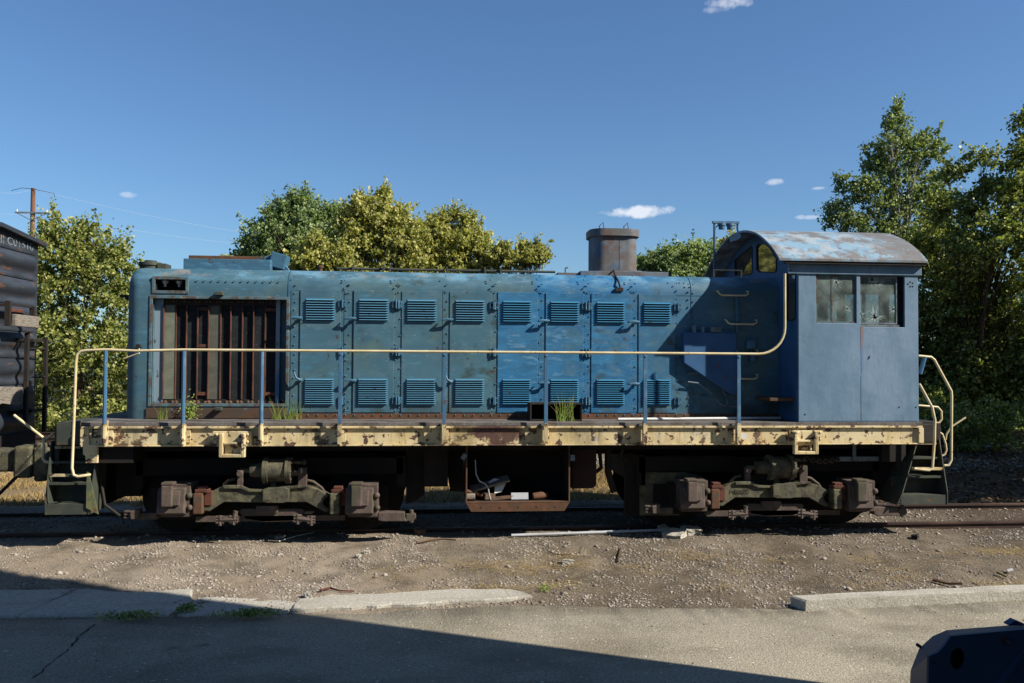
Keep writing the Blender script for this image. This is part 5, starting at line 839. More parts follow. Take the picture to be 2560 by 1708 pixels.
m = MB(); m.ppx([(1427, 1118), (1492, 1118), (1492, 1212), (1484, 1222), (1427, 1223)], -1.15, -.7); m.build('air_reservoir_box', M['rustred'] if False else pmat('dark_red_brown_steel', srgb('38241f'), .85, 0, [(srgb('2a1d19'), 5, I1, .45, .6, 4, .8)]), loco, bevel=.03)
for pts_, Yp, rp_ in ((((1060, 1140), (1080, 1150), (1095, 1178)), -.9, .025), (((1108, 1130), (1100, 1170), (1112, 1185)), -.8, .03), (((1498, 1120), (1503, 1170), (1490, 1180)), -.9, .03), (((1520, 1110), (1520, 1180), (1535, 1230)), -.9, .05), (((250, 1115), (252, 1200), (262, 1262), (300, 1290)), -1.25, .02), (((1640, 1115), (1560, 1112), (1548, 1150)), -1.1, .025)):
    m = MB(); m.tube([tuple(P(x, y, Yp)) for x, y in pts_], rp_, 8); m.build('brake_pipe', M['black'], loco, smooth=50)
for px, py in ((1160, 1142), (1432, 1145)): m = MB(); q = P(px, py, ty-.05); m.box((q[0]-.03, ty-.05, q[2]-.04), (q[0]+.03, ty-.015, q[2]+.04), rot=Matrix.Rotation(.6 if px < 1200 else 0, 3, 'Y')); m.build('tray_latch', M['grey'], tray, bevel=.004)
# right-hand brake chain and lever
m = MB(); p0 = np.array(P(2012, 1146, -1.2)); p1 = np.array(P(2100, 1148, -1.2)); nl = 11
for k in range(nl):
    u = (k+.5)/nl; c = p0*(1-u)+p1*u; c = c-np.array([0, 0, .04*math.sin(math.pi*u)]); h = (p1[0]-p0[0])/nl*.66; v_ = .03
    loop = [(c[0]+h*math.cos(a_), c[1]+(v_*math.sin(a_) if k % 2 else 0), c[2]+(0 if k % 2 else v_*math.sin(a_))) for a_ in [2*math.pi*j/10 for j in range(10)]]; m.tube(loop+[loop[0]], .009, 5, cap=False)
m.build('brake_chain', M['box'], loco, smooth=50)
m = MB(); a_ = P(2098, 1148, -1.2); b2 = P(2240, 1144, -1.2); m.box((a_[0], -1.22, a_[2]-.03), (b2[0], -1.18, a_[2]+.035)); m.bpx(2132, 1106, 2141, 1152, -1.24, -1.221); m.ppx([(2236, 1106), (2266, 1106), (2266, 1140), (2258, 1148), (2238, 1148)], -1.24, -1.2); m.ppx([(2264, 1146), (2280, 1146), (2280, 1166), (2258, 1165)], -1.25, -1.23); m.build('brake_lever_bar', M['grey'], loco, bevel=.006)
# ---------------- steps
def cheek(px, Yf, th, name='step_side'):
    m = MB(); m.ppx(px, Yf, Yf+th); return m
# left steps (front end)
stl = MB(); z = lambda px, py, Y: P(px, py, Y)[2]
x0 = P(112, 1240, -1.45)[0]; x1 = P(216, 1240, -1.45)[0]
def steps(xa, xb, ztop, zlow, slant, name, rail=True):
    # open fabricated stair: two sloped cheek plates (planes of constant X), risers and treads
    m = MB(); 
    for (xx, sl) in ((xa, slant[0]), (xb, slant[1])):
        y0, y1 = -1.50, -1.02
        pts = [(y0, zlow-.12), (y0, zlow+.05), (y0+.18, ztop), (y1, ztop), (y1, zlow-.12)]
        vs = []
        for off in (0, .012):
            for (y, z_) in pts: u = (z_-zlow)/(ztop-zlow); vs.append((xx+sl*u+off, y, z_))
        k = 5; m.add(vs, [tuple(range(k))[::-1], tuple(range(k, 2*k))]+[(i, (i+1) % k, (i+1) % k+k, i+k) for i in range(k)])
    nstep = 3; H = (ztop-zlow)/nstep
    for j in range(nstep):
        zt_ = zlow+j*H; u = (zt_-zlow)/(ztop-zlow); l_ = xa+slant[0]*u+.013; r_ = xb+slant[1]*u-.001; yf = -1.49+j*.07
        m.box((l_, yf, zt_-.02), (r_, yf+.26, zt_+.01)); m.box((l_, yf+.245, zt_+.0105), (r_, yf+.257, zt_+H-.021))
    m.box((xa+.013, -1.49, zlow-.12), (xb-.001, -1.478, zlow-.021))
    return m.build(name, M['green'], loco)
zl = P(160, 1263, -1.5)[2]
sA = steps(P(112, 1263, -1.5)[0], P(222, 1263, -1.5)[0], ZB+.03, zl, (-.02, .03), 'front_steps')
m = MB(); m.ppx([(217, 1180), (222, 1182), (246, 1286), (215, 1270)], -1.512, -1.502); m.build('step_gusset', pmat('yellow_green_step_paint', srgb('6f7048'), .7, 0, [(srgb('4d5a50'), 6, I1, .5, .6, 5, .8), (RUST, 12, I1, .6, .66, 5, .8)]), sA)
m = MB(); a_ = P(123, 1188, -1.42); b2 = P(216, 1194, -1.42); m.box((a_[0], -1.425, a_[2]-.02), (b2[0], -1.41, a_[2]+.015)); m.build('step_nosing', M['yellow'], sA); m = MB(); a_ = P(138, 1118, -1.35); b2 = P(200, 1118, -1.35); m.box((a_[0], -1.36, a_[2]-.02), (b2[0], -1.3, a_[2]+.012)); m.build('step_nosing', M['yellow'], sA)
m = MB(); m.ppx([(140, 1058), (203, 1052), (203, 1112), (140, 1114)], -1.46, -1.38); m.build('pilot_plate', M['green'], loco, bevel=.008)
m = MB(); m.box((XL-1.1, -1.3, 1.0), (XL-.0, 1.3, 1.04)); m.box((XL-.42, -1.36, .95), (XL-.36, 1.36, ZT-.03)); m.box((XL-.36, -1.2, ZT-.04), (XL-.021, 1.45, ZT-.004)); m.build('pilot_beam', M['green'], loco, bevel=.008) if False else None
m = MB(); m.box((XL-.42, -1.3, .95), (XL-.36, 1.45, ZT-.03)); m.box((XL-.36, -1.37, ZT-.04), (XL-.021, 1.45, ZT-.004)); m.build('pilot_beam', M['green'], loco, bevel=.008)
m = MB(); m.tube([tuple(P(x, y, -1.3)) for x, y in ((35, 1038), (70, 1065), (108, 1094), (110, 1115), (107, 1145), (112, 1154), (124, 1156))], .018, 8); m.tube([tuple(P(x, y, -1.25)) for x, y in ((110, 1104), (122, 1093), (134, 1084))], .016, 8); m.build('coupler_lift_bar', M['yrail'], loco, smooth=60)
# coupler (front)
m = MB(); m.box((XL-.95, -.2, .78), (XL-.4, .2, 1.06)); m.box((XL-1.15, -.26, .68), (XL-.95, .26, 1.08)); m.cyl((XL-1.08, -.15, .6), (XL-1.08, -.15, 1.14), .09, 12); m.build('coupler', M['truck'], loco, bevel=.03)
# rear steps and railings
xa = P(2252, 1246, -1.5)[0]; xb = P(2368, 1243, -1.5)[0]; zl = P(2310, 1240, -1.5)[2]
sB = steps(xa, xb, ZB+.03, zl, (.36, .0), 'rear_steps')
m = MB(); m.ppx([(2306, 1060), (2340, 1060), (2342, 1106), (2306, 1106)], -1.38, -1.3); m.box((XR+.36, -1.3, .95), (XR+.42, 1.45, ZT-.03)); m.box((XR+.021, -1.3, ZT-.04), (XR+.36, 1.45, ZT-.004)); m.build('pilot_beam', M['black'], loco, bevel=.008)
m = MB(); a_ = P(2283, 1172, -1.42); b2 = P(2356, 1176, -1.42); m.box((a_[0], -1.43, a_[2]-.02), (b2[0], -1.36, a_[2]+.012)); m.build('step_nosing', M['yellow'], sB); m = MB(); a_ = P(2298, 1109, -1.35); b2 = P(2340, 1109, -1.35); m.box((a_[0], -1.36, a_[2]-.012), (b2[0], -1.3, a_[2]+.012)); m.build('step_nosing', M['yellow'], sB)
rails = [
 ([(2296, 890), (2328, 893), (2336, 900), (2378, 978), (2379, 990), (2378, 1150), (2372, 1163), (2360, 1164)], -.9, .019),
 ([(2298, 960), (2330, 1018), (2337, 1050), (2336, 1100), (2331, 1170), (2322, 1176), (2285, 1172)], -1.5, .02),
 ([(2296, 1014), (2344, 1018), (2353, 1028), (2354, 1048), (2348, 1057), (2338, 1058)], -.3, .017),
 ([(2343, 1077), (2356, 1086), (2364, 1110), (2366, 1125), (2362, 1136), (2350, 1142)], .3, .016),
 ([(2414, 1044), (2378, 1067), (2366, 1085), (2364, 1100)], .9, .016)]
for pts, Y, r in rails: m = MB(); m.tube([tuple(P(x, y, Y)) for x, y in pts], r, 8); m.build('end_handrail' if Y < .5 else 'coupler_lift_bar', M['yrail'], loco, smooth=60)
m = MB(); m.tube([tuple(P(2312, 893, -.9)), tuple(P(2300, 935, -.9))], .03, 8); m.build('end_stanchion', M['post'], loco)
m = MB(); m.box((XR+.4, -.2, .78), (XR+.95, .2, 1.04)); m.box((XR+.95, -.26, .68), (XR+1.12, .26, 1.08)); m.build('coupler', M['truck'], loco, bevel=.03) if False else None
# ------------------------------------------------------------------ things lying on the locomotive
m = MB(); a_ = P(1545, 1045, -1.25); b2 = P(1985, 1050, -1.0); m.tube([(a_[0], -1.25, ZT+.022), (b2[0]-.2, -1.0, ZT+.022)], .02, 8); single(m, 'plastic_pipe', M['white'], 'long white plastic pipe lying on the deck near the cab', 'pipe', (a_[0], -1.25, ZT), smooth=50)
m = MB(); X0, X1 = P(1325, 1030, -1.3)[0], P(1455, 1030, -1.3)[0]; zt = P(1390, 1008, -1.3)[2]; th = .02
m.box((X0, -1.3, ZT+.003), (X0+th, -.95, zt)); m.box((X1-th, -1.3, ZT+.003), (X1, -.95, zt)); m.box((X0+th, -1.3, zt-th), (X1-th, -.95, zt)); m.box((X0+th, -1.3, ZT+.003), (X1-th, -.95, ZT+.02)); m.box((X0+th, -.965, ZT+.0205), (X1-th, -.95, zt-th-.001)); m.box((X1-.2, -1.295, ZT+.0205), (X1-.18, -.966, zt-th-.001))
single(m, 'step_box', M['black'], 'open fronted dark steel step box standing on the deck against the hood', 'step box', ((X0+X1)/2, -1.1, ZT), bevel=.004)
def tuft(px, py, Y, zb, n, h, spread, label, seed, mat='blade'):
    rg = random.Random(seed); q = P(px, py, Y); m = MB()
    for k in range(n):
        x = q[0]+rg.gauss(0, spread); y = Y+rg.uniform(-.03, .03); a = rg.gauss(0, .28); hh = h*rg.uniform(.5, 1.1); w_ = .006; bend = rg.gauss(0, .25)*hh; pts = []
        for j in range(5): u = j/4; pts.append((x+math.sin(a)*hh*u+bend*u*u, y-abs(bend)*.3*u*u, zb+hh*(u-.25*abs(bend)/hh*u*u)))
        vs = []
        for j, p in enumerate(pts): ww = w_*(1-j/4.3); vs += [(p[0]-ww, p[1], p[2]), (p[0]+ww, p[1], p[2])]
        m.add(vs, [(2*j, 2*j+1, 2*j+3, 2*j+2) for j in range(4)])
    single(m, 'grass_tuft', M[mat], label, 'weed', (q[0], Y, zb), 'grass growing on the deck', fix=False)
tuft(1412, 1046, -1.34, ZT+.003, 34, .42, .07, 'long yellowing grass growing in front of the step box on the deck', 61)
tuft(695, 1040, -.98, ZT, 22, .3, .07, 'grass tuft left of the radiator corner rivets, by the third stanchion', 62); tuft(733, 1040, -.98, ZT, 22, .27, .06, 'grass tuft under the first side door at the radiator corner', 63)
tuft(404, 1035, -.98, ZT, 14, .24, .04, 'small thin grass tuft under the left radiator panel', 64)
m = MB(); rg = random.Random(5); q = P(475, 1035, -.98)
for k in range(260): c = Vector((q[0]+rg.gauss(0, .05), -.98+rg.uniform(-.04, .03), ZT+abs(rg.gauss(.12, .08)))); a = Vector((rg.gauss(0, 1), rg.gauss(0, 1), rg.gauss(0, 1))).normalized()*.016; b_ = a.orthogonal().normalized()*.008; m.add([c-a, c+b_, c+a, c-b_], [(0, 1, 2, 3)])
for k in range(6): m.tube([(q[0]+rg.gauss(0, .01), -.98, ZT), (q[0]+rg.gauss(0, .07), -.98, ZT+rg.uniform(.15, .28))], .003, 4)
single(m, 'leafy_weed', M['blade'], 'small leafy weed growing under the radiator beside the second stanchion', 'weed', (q[0], -.98, ZT), fix=False)
# junk in the tray
zb = P(1290, 1257, ty)[2]+.016
def junk(name, mb, mat, label, cat, loc, **k): single(mb, name, mat, label, cat, loc, 'junk in the tool tray', **k)
def obox(c, s, rx=0, ry=0, rz_=0): m = MB(); c = Vector(c); m.box(c-Vector(s)/2, c+Vector(s)/2, rot=Matrix.Rotation(rz_, 3, 'Z') @ Matrix.Rotation(ry, 3, 'Y') @ Matrix.Rotation(rx, 3, 'X')); return m
q = P(1205, 1220, -1.1); junk('board', obox((q[0]+.1, -1.1, zb+.2), (.55, .2, .03), .25, -.28), M['wood'], 'grey board leaning at the left inside the tray', 'board', (q[0]+.1, -1.1, zb), bevel=.004)
q = P(1240, 1228, -1.2); m = MB(); m.slab([(q[0]-.1, zb+.22), (q[0]-.02, zb+.27), (q[0]+.16, zb+.24), (q[0]+.08, zb+.1), (q[0]-.02, zb+.08), (q[0]-.01, zb+.17)], [], lambda a, b, d: (a, -1.22+d+(b-zb)*.5, b), .02); junk('paper_scrap', m, M['white'], 'crumpled white sheet in the middle of the tray', 'paper', (q[0], -1.2, zb))
q = P(1300, 1245, -1.25); junk('tin_sheet', obox((q[0], -1.22, zb+.05), (.23, .01, .09), -.3), M['pipe'], 'small pale bent metal sheet near the tray front', 'metal sheet', (q[0], -1.22, zb))
q = P(1180, 1235, -1.25); m = MB(); m.cyl((q[0]-.1, -1.22, zb+.13), (q[0]+.14, -1.22, zb+.06), .025, 12); junk('rusty_bar', m, M['rust'], 'rusty round bar sloping down from the tray left side', 'bar', (q[0], -1.22, zb), smooth=40)
m = MB(); m.cyl((q[0]-.08, -1.27, zb+.05), (q[0]+.04, -1.27, zb+.05), .048, 18); junk('metal_can', m, M['wood'], 'stubby metal can lying in the left corner of the tray', 'can', (q[0], -1.27, zb), smooth=40)
q = P(1265, 1245, -1.2); junk('wood_block', obox((q[0]-.35+.12, -1.2, zb+.045), (.15, .1, .08), 0, .1, .3), M['brownwood'], 'brown wood block beside the can in the tray', 'wood block', (q[0]-.23, -1.2, zb), bevel=.008)
m = obox((q[0]+.0, -1.2, zb+.03), (.42, .07, .04), 0, -.08, .1); junk('wood_stick', m, M['brownwood'], 'thin brown stick lying along the tray behind the lip', 'stick', (q[0], -1.2, zb), bevel=.006)
q = P(1337, 1245, -1.2); m = MB(); m.tube([(q[0]-.03, -1.23, zb+.045), (q[0]+.1, -1.2, zb+.055), (q[0]+.17, -1.18, zb+.05)], [.045, .05, .04], 10); junk('old_log', m, M['rust'], 'short dark lump of scrap at the right of the tray', 'scrap', (q[0], -1.2, zb), smooth=40)
m = MB(); m.tube([tuple(P(x, y, -1.25)) for x, y in ((1188, 1150), (1190, 1185), (1198, 1203), (1212, 1209), (1220, 1220), (1224, 1240), (1227, 1250))], .009, 6); junk('loose_cable', m, M['pipe'], 'loose grey cable hanging in the left of the tray', 'cable', tuple(P(1227, 1250, -1.25)), smooth=50)
# ------------------------------------------------------------------ debris on the ground
def gz(x, y): return float(ground_h(np.array([x]), np.array([y]))[0])
p0 = G(1278, 1357, -.12); p1 = G(1660, 1343, -.12); m = MB(); m.tube([(p0[0], p0[1], gz(p0[0], p0[1])+.03), (p1[0], p1[1], gz(p1[0], p1[1])+.045)], .02, 10); single(m, 'conduit_pipe', M['pipe'], 'long pale grey pipe lying on the dirt in front of the tracks', 'pipe', tuple(p0), smooth=50)
def chunk(cx_, cy_, sx, sy, sz, rz_, name, label, cat, mat, seed, group=None, tilt=.15):
    rg = random.Random(seed); q = G(cx_, cy_, -.12); z = gz(q[0], q[1]); bm = bmesh.new(); bmesh.ops.create_cube(bm, size=1); bmesh.ops.subdivide_edges(bm, edges=bm.edges, cuts=3, use_grid_fill=True)
    for v in bm.verts: v.co += Vector([rg.uniform(-.07, .07) for _ in range(3)]); v.co = Vector((v.co.x*sx*(1+.25*v.co.y), v.co.y*sy, v.co.z*sz))
    bmesh.ops.transform(bm, matrix=Matrix.Translation((0, 0, sz*.4)) @ Matrix.Rotation(rz_, 4, 'Z') @ Matrix.Rotation(tilt, 4, 'X'), verts=bm.verts)
    me = bpy.data.meshes.new(name); bm.to_mesh(me); bm.free(); me.materials.append(mat); ob = bpy.data.objects.new(name, me); COL.objects.link(ob); ob.location = (q[0], q[1], z); return tag(ob, label, cat, group)
chunk(1683, 1352, .28, .2, .09, -.5, 'concrete_chunk', 'flat broken concrete chunk left of its neighbour, nearer the camera', 'concrete chunk', M['concrete'], 1, 'broken concrete chunks', .3)
chunk(1729, 1347, .24, .17, .1, .15, 'concrete_chunk', 'blocky broken concrete chunk right of the flat one by the rail', 'concrete chunk', M['concrete'], 2, 'broken concrete chunks')
chunk(1658, 1340, .16, .12, .09, .8, 'concrete_chunk', 'small darker concrete chunk where the grey pipe ends', 'concrete chunk', M['concrete'], 3, 'broken concrete chunks', .5)
chunk(1051, 1350, .14, .1, .09, .3, 'wood_stump', 'small rotten wood stump on the shadow edge left of the grey pipe', 'wood chunk', M['brownwood'], 4)
chunk(1545, 1300+74, .0, .0, .0, 0, 'pebble', 'x', 'x', M['concrete'], 9) if False else None
chunk(700, 1330+28, .1, .07, .04, .5, 'pale_rock', 'pale rock beside the thin white stick in front of the left truck', 'rock', M['concrete'], 11, 'larger rocks on the dirt')
for i, (px, py, s, lb) in enumerate(((917, 1388, .05, 'white rock standing alone left of the grey pipe end'), (896, 1397, .05, 'grey rock just left of the lone white rock'), (460, 1342, .06, 'pale rock at the shadow edge under the left journal box'), (1420, 1408, .08, 'flat pale rock below the grey pipe middle'), (2288, 1352, .08, 'dark flat rock right of the shadow under the rear steps'), (770, 1487, .07, 'pale rock on the dirt just behind the sunlit slab'))):
    chunk(px, py, s*1.4, s, s*.8, i, 'pale_rock', lb, 'rock', M['concrete'] if i != 4 else M['black'], 20+i, 'larger rocks on the dirt')
def stick(pts, r, mat, name, label, cat='stick'):
    q = [G(x, y, -.13) for x, y in pts]; m = MB(); m.tube([(p[0], p[1], gz(p[0], p[1])+r+.012) for p in q], [r*(1-.5*k/len(q)) for k in range(len(q))], 6); single(m, name, mat, label, cat, (q[0][0], q[0][1], -.13), smooth=60)
stick([(697, 1369), (730, 1360), (760, 1353), (795, 1345)], .008, M['white'], 'white_stick', 'thin white stick lying in front of the left truck')
stick([(1042, 1374), (1075, 1369), (1105, 1367), (1140, 1372)], .016, M['brownwood'], 'dead_branch', 'dark dead branch on the dirt left of the grey pipe', 'branch')
stick([(1545, 1405), (1548, 1392), (1552, 1379)], .012, M['brownwood'], 'short_stick', 'short upright looking dark stick below the grey pipe')
stick([(2332, 1447), (2370, 1453), (2406, 1458)], .022, M['brownwood'], 'dark_board', 'dark brown board lying just behind the kerb', 'board')
stick([(2494, 1433), (2508, 1438), (2519, 1443)], .016, M['straw'], 'wooden_stick', 'small yellowish wooden stick near the right edge', 'wood stick')
stick([(800, 1478), (825, 1470), (850, 1476), (885, 1472)], .012, M['rustred'], 'red_leaf_litter', 'reddish dead stem on the dirt behind the sunlit slab', 'stem')
stick([(1366, 1383), (1385, 1392), (1420, 1393), (1450, 1386), (1455, 1374)], .005, M['black'], 'bent_wire', 'thin bent black wire on the dirt under the grey pipe', 'wire')
m = MB(); q = G(2526, 1432, -.13); m.slab([(q[0]-.03, q[1]), (q[0]+.03, q[1]-.02), (q[0]+.06, q[1]+.05), (q[0], q[1]+.06)], [], lambda a, b, d: (a, b, gz(q[0], q[1])+.03+d+(a-q[0])*.3), .004); single(m, 'paper_scrap', M['white'], 'small white litter scrap near the right edge', 'litter', (q[0], q[1], -.13))
# weeds between the slabs
def lowweed(px, py, n, sx, label, seed):
    rg = random.Random(seed); q = G(px, py, -.15); m = MB()
    for k in range(n):
        c = Vector((q[0]+rg.gauss(0, sx), q[1]+rg.gauss(0, .04), -.14+rg.random()*.06)); a = Vector((rg.gauss(0, 1), rg.gauss(0, 1), rg.gauss(0, .8))).normalized()*.018; b_ = a.orthogonal().normalized()*.008; m.add([c-a, c+b_, c+a, c-b_], [(0, 1, 2, 3)])
    single(m, 'low_weed', M['blade'], label, 'weed', (q[0], q[1], -.17), None, 'stuff', fix=False)
lowweed(632, 1542, 420, .16, 'patch of low weeds in front of the crumbled slab', 71); lowweed(468, 1530, 160, .05, 'weeds growing in the gap at the right end of the large shaded slab', 72); lowweed(330, 1548, 240, .14, 'thin weeds along the front of the large shaded slab', 73); lowweed(1360, 1478, 60, .03, 'tiny bright weed at the right end of the sunlit slab', 74)
# cracks in the pavement: thin dark grooves filled with dirt
def crack(pts, label, r=.012):
    rg = random.Random(int(pts[0][0])); q = [G(x, y, -.172) for x, y in pts]; Q = []
    for i in range(len(q)-1):
        for k in range(8): p = q[i]*(1-k/8)+q[i+1]*k/8; Q.append((p[0]+rg.uniform(-.015, .015), p[1]+rg.uniform(-.015, .015)))
    m = MB(); n = len(Q); vs = []
    for (x, y) in Q: w_ = r*rg.uniform(.3, 1); vs += [(x-w_, y, -.1685), (x+w_, y, -.1685)]
    m.add(vs, [(2*i, 2*i+1, 2*i+3, 2*i+2) for i in range(n-1)]); single(m, 'pavement_crack', M['black'], label, 'crack', (Q[0][0], Q[0][1], -.17), kind='structure', fix=False)
crack([(236, 1562), (200, 1590), (172, 1622)], 'crack running down the pavement below the shaded slabs'); crack([(172, 1622), (120, 1665), (80, 1700)], 'crack going on to the lower left of the pavement', .008)
# ------------------------------------------------------------------ BOXCAR
bxX = -6.66; bc = thing('boxcar', 'black boxcar with corrugated end and ladder at the left edge', 'boxcar', (bxX-3, 0, 0)); hw = 1.31
m = MB(); prof = []; z = 1.22; top = 4.09
while z < 3.69:
    prof += [(z, 0)]; H = .342
    for k in range(9): a = math.pi*k/8; prof.append((z+.04+H*.72*k/8, -.0+.075*math.sin(a)))
    prof.append((z+H*.72+.06, .0)); prof += [(z+H*.72+.062, .012), (z+H*.72+.09, .03), (z+H*.72+.12, .012)]; z += H*1.08+.03
prof.append((top+.02, 0)); prof = [(min(p[0], top+.02), p[1]) for p in prof]
ys = [-hw, -hw+.03, -hw+.10, -hw+.2, hw-.2, hw-.10, hw-.03, hw]; sc_ = [0, 0, .15, 1, 1, .15, 0, 0]; vs = []; n = len(prof)
for y, s in zip(ys, sc_): vs += [(bxX+d*s, y, z) for z, d in prof]
m.add(vs, [(i*n+j, (i+1)*n+j, (i+1)*n+j+1, i*n+j+1) for i in range(len(ys)-1) for j in range(n-1)]); m.slab([(-hw, top+.02), (hw, top+.02), (hw, top+.02+.01), (0, 4.19), (-hw, top+.03)], [], lambda a, b, d: (bxX-.001+d, a, b), .004) 
m.build('end_wall', M['boxcar'], bc, smooth=40)
m = MB(); m.box((bxX-12, -hw, 1.2), (bxX-.002, -hw+.03, top+.02)); m.box((bxX-12, hw-.03, 1.2), (bxX-.002, hw, top+.02)); m.box((bxX-12, -hw+.03, 1.2), (bxX-.01, hw-.03, 1.3)); m.build('side_wall', M['boxcar'], bc)
m = MB(); m.add([(bxX-12, -hw-.08, top+.0), (bxX+.1, -hw-.08, top+.0), (bxX+.1, 0, 4.19), (bxX-12, 0, 4.19), (bxX-12, hw+.08, top), (bxX+.1, hw+.08, top), (bxX-12, -hw-.08, top+.06), (bxX+.1, -hw-.08, top+.06), (bxX+.1, 0, 4.25), (bxX-12, 0, 4.25), (bxX-12, hw+.08, top+.06), (bxX+.1, hw+.08, top+.06)], [(0, 1, 2, 3), (3, 2, 5, 4), (6, 9, 8, 7), (9, 10, 11, 8), (1, 7, 8, 2), (2, 8, 11, 5), (4, 5, 11, 10), (0, 6, 7, 1)]); m.build('roof', M['boxcar'], bc)
def EY(px, py, off=.06): q = XP(px, py, bxX+off); return q[1], q[2]
# ladder
l0 = EY(70, 870, .2)[0]; zt0 = EY(70, 832, .2)[1]; l1 = EY(117, 860, .2)[0]; m = MB()
m.box((bxX+.16, l0-.03, EY(66, 1060, .2)[1]), (bxX+.21, l0+.03, zt0)); m.box((bxX+.16, l1-.03, EY(113, 1080, .2)[1]), (bxX+.21, l1+.03, EY(117, 843, .2)[1]))
for yy in (850, 1030): q = EY(70, yy, .2)[1]; m.box((bxX, l0-.1, q-.02), (bxX+.159, l0-.05, q+.02)); m.box((bxX, l1-.35, q-.02), (bxX+.159, l1-.031, q+.02))
ld = m.build('ladder', M['black'], bc)
for yy in (872, 943, 1014): q = EY(95, yy, .2)[1]; m = MB(); m.tube([(bxX+.19, l0, q), (bxX+.19, l1, q)], .012, 6); m.build('rung', M['black'], ld)
# brake step frame with plank
m = MB(); a = EY(22, 800, .25); b_ = EY(84, 800, .25); zt = EY(22, 752, .25)[1]; zb = EY(22, 815, .25)[1]; m.box((bxX+.2, a[0]-.02, zb), (bxX+.27, a[0]+.03, zt)); m.box((bxX+.2, b_[0]-.03, zb+.02), (bxX+.27, b_[0]+.02, zt-.04)); m.box((bxX+.2, a[0]+.031, zt-.06), (bxX+.24, b_[0]-.031, zt-.03)); m.box((bxX+.0, a[0]-.02, zt-.08), (bxX+.199, a[0]+.02, zt-.04)); m.box((bxX+.0, b_[0]-.02, zb+.08), (bxX+.199, b_[0]+.02, zb+.12)); fb = m.build('brake_platform_frame', M['black'], bc)
m = MB(); m.box((bxX+.272, a[0]+.031, zb), (bxX+.33, b_[0]-.0, zb+.17)); m.build('wooden_plank', M['wood'], fb, bevel=.01)
m = MB(); q0 = EY(-25, 985, .15); q1 = EY(54, 985, .15); m.slab([(q0[0], EY(0, 965, .15)[1]), (q1[0], EY(50, 968, .15)[1]), (q1[0]+.01, EY(50, 1008, .15)[1]), (q1[0]-.12, EY(30, 1016, .15)[1]), (q0[0]+.3, EY(10, 1008, .15)[1]), (q0[0], EY(0, 1016, .15)[1])], [], lambda a, b, d: (bxX+.12+d, a, b), .05); m.build('wooden_walkboard', M['wood'], bc, bevel=.008)
m = MB(); q0 = EY(30, 780, .1); q1 = EY(62, 780, .1); m.box((bxX+.05, q0[0], EY(45, 789, .1)[1]), (bxX+.085, q1[0], EY(45, 772, .1)[1])); m.build('rust_patch', M['rustred'], bc, bevel=.015)
# lettering
te = text_mesh('JJ C01510', .2, .002); q = EY(0, 604, .02); q2 = EY(84, 632, .02)
te.transform(Matrix.Translation((bxX+.012-(bxX-3), q[0], 4.0-.02)) @ Matrix(((0, 0, 1, 0), (1, 0, 0, 0), (0, 1, 0, 0), (0, 0, 0, 1)))); xs_ = [v.co.y for v in te.vertices]; wd = max(xs_)-min(xs_); k_ = (q2[0]-q[0])/wd; y0_ = min(xs_)
zb_ = 3.95; zm_ = min(v.co.z for v in te.vertices)
for v in te.vertices: v.co.y = q[0]+(v.co.y-y0_)*k_; v.co.z = zb_+(v.co.z-zm_)*.8
te.materials.append(M['letter']); lo__ = bpy.data.objects.new('lettering', te); COL.objects.link(lo__); lo__.parent = bc
m = MB(); m.box((bxX-.001, -hw+.2, 4.0), (bxX+.006, hw-.2, top+.1)) if False else None
# underframe, coupler, wheels
m = MB(); m.box((bxX-12, -.35, .75), (bxX-.05, .35, 1.2)); m.box((bxX-.15, -hw+.05, .98), (bxX+.04, hw-.05, 1.2)); m.box((bxX-2.9, -1.1, .3), (bxX-1.0, 1.1, .9)); m.build('underframe', M['dark'], bc)
for sx in (-1.1, -2.8):
    m = MB()
    for sy in (-1, 1): m.cyl((bxX+sx, sy*.7, .42), (bxX+sx, sy*.8, .42), .42, 30)
    m.build('wheelset', M['dark'], bc, smooth=40)
m = MB(); m.box((bxX+.04, -.24, .74), (bxX+.45, .24, 1.04)); m.box((bxX+.45, -.3, .66), (bxX+.68, .26, 1.1)); m.box((bxX+.04, -.9, .98), (bxX+.4, -.5, 1.06)); m.build('coupler', M['truck'], bc, bevel=.03)
m = MB(); m.tube([(bxX+.5, -.3, .68), (bxX+.35, -.5, .45), (bxX-.2, -.6, .36), (bxX-.6, -.6, .34)], .025, 8); m.build('air_hose', M['black'], bc, smooth=60)
# ------------------------------------------------------------------ foreground machine cover
def Z2(x, y): return (2200+x*.1532, 1500+y*.1532)
YF, YK = -9.8, -9.55
def fp(pts, Y): return [tuple(P(*Z2(x, y), Y)) for x, y in pts]
inner = [(790, 1358), (800, 920), (960, 850), (1060, 735), (1155, 590), (2350, 480), (3400, 380)]
outer_ = [(490, 1358), (500, 1150), (640, 790), (860, 590), (1090, 492), (2350, 395), (3400, 300)]
fi = fp(inner, YF); fo = fp(outer_, YK); mc = thing('machine_cover', 'dark blue sheet metal machine cover with a round hole at the lower right corner', 'machine', (fi[3][0]+.4, YF, -.17))
poly = [(p[0], p[2]) for p in fi]; poly = poly+[(poly[-1][0], -.15), (poly[0][0]+.02, -.15)]
hc = P(*Z2(1275, 965), YF); rx_, rz2 = 145*.1532/2100*2.7, 188*.1532/2100*2.7; hole = [(hc[0]+rx_*math.cos(2*math.pi*k/24), hc[2]+rz2*math.sin(2*math.pi*k/24)) for k in range(24)]
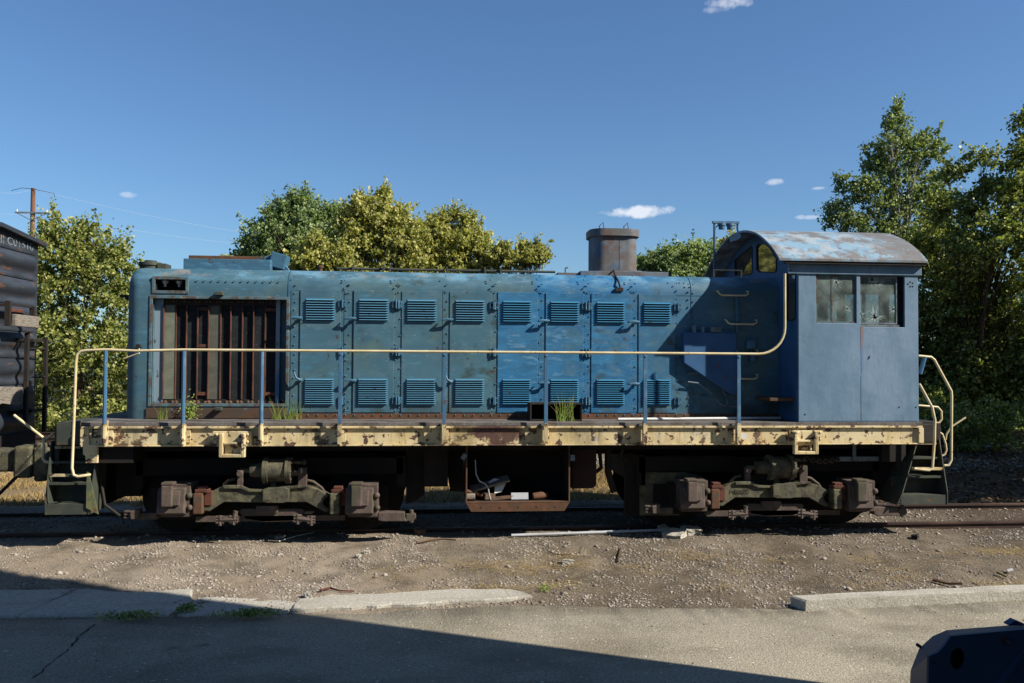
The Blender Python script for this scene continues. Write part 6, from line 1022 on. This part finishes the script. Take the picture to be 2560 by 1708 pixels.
m = MB(); m.slab(poly, [hole], lambda a, b, d: (a, YF+d, b), .012); m.build('front_panel', M['machine'], mc)
m = MB(); A = [fi[0][:2]+(-.15,)]+fi; B = [fo[0][:2]+(-.15,)]+fo; n = len(A); C2 = [(b[0]+.004, b[1]+.003, b[2]-(.25 if i > 1 else 0)) for i, b in enumerate(B)]
m.add(A+B+C2, [(i, i+1, i+1+n, i+n) for i in range(n-1)]+[(i+n, i+1+n, i+1+2*n, i+2*n) for i in range(n-1)]); m.build('rim', M['machine'], mc, smooth=25, fix=False)
m = MB(); a = P(*Z2(600, 725), YK); b_ = P(*Z2(660, 765), YK); m.tube([tuple(a), tuple(b_)], .006, 8); m.build('bolt', M['black'], mc); m = MB(); q = P(*Z2(2020, 650), YF); m.cyl((q[0], YF-.012, q[2]), (q[0], YF, q[2]), .012, 8); m.cyl((q[0]+.008, YF-.03, q[2]-.004), (q[0], YF-.012, q[2]), .006, 8); m.build('bolt', M['black'], mc); m = MB(); q = P(*Z2(870, 1020), YF); m.dome((q[0], YF, q[2]), .006); m.build('bolt', M['black'], mc)
m = MB(); m.slab([(p[0], p[2]) for p in fp([(2110, 400), (2220, 330), (2350, 385), (2350, 420), (2110, 420)], YF+.12)], [], lambda a, b, d: (a, YF+.12+d, b), .03); m.build('latch_bracket', M['machine'], mc)
m = MB(); a = P(*Z2(1100, 850), YF+.2); b_ = P(*Z2(1500, 1050), YF+.2); m.tube([tuple(a), tuple(b_)], .03, 12); h2 = P(*Z2(1300, 1000), YF+.24); m.box((h2[0]-.02, YF+.24, h2[2]-.02), (h2[0]+.02, YF+.25, h2[2]+.02)); m.build('inner_pipe', M['rust'], mc, smooth=40)
m = MB(); p_ = fp([(2350, 850), (2000, 1358), (1880, 1358), (2350, 780)], YF-.002); m.slab([(p[0], p[2]) for p in p_], [], lambda a, b, d: (a, YF-.014+d, b), .012); m.build('diagonal_rib', M['machine'], mc)
scene.cycles.max_bounces = 6; scene.cycles.transparent_max_bounces = 16
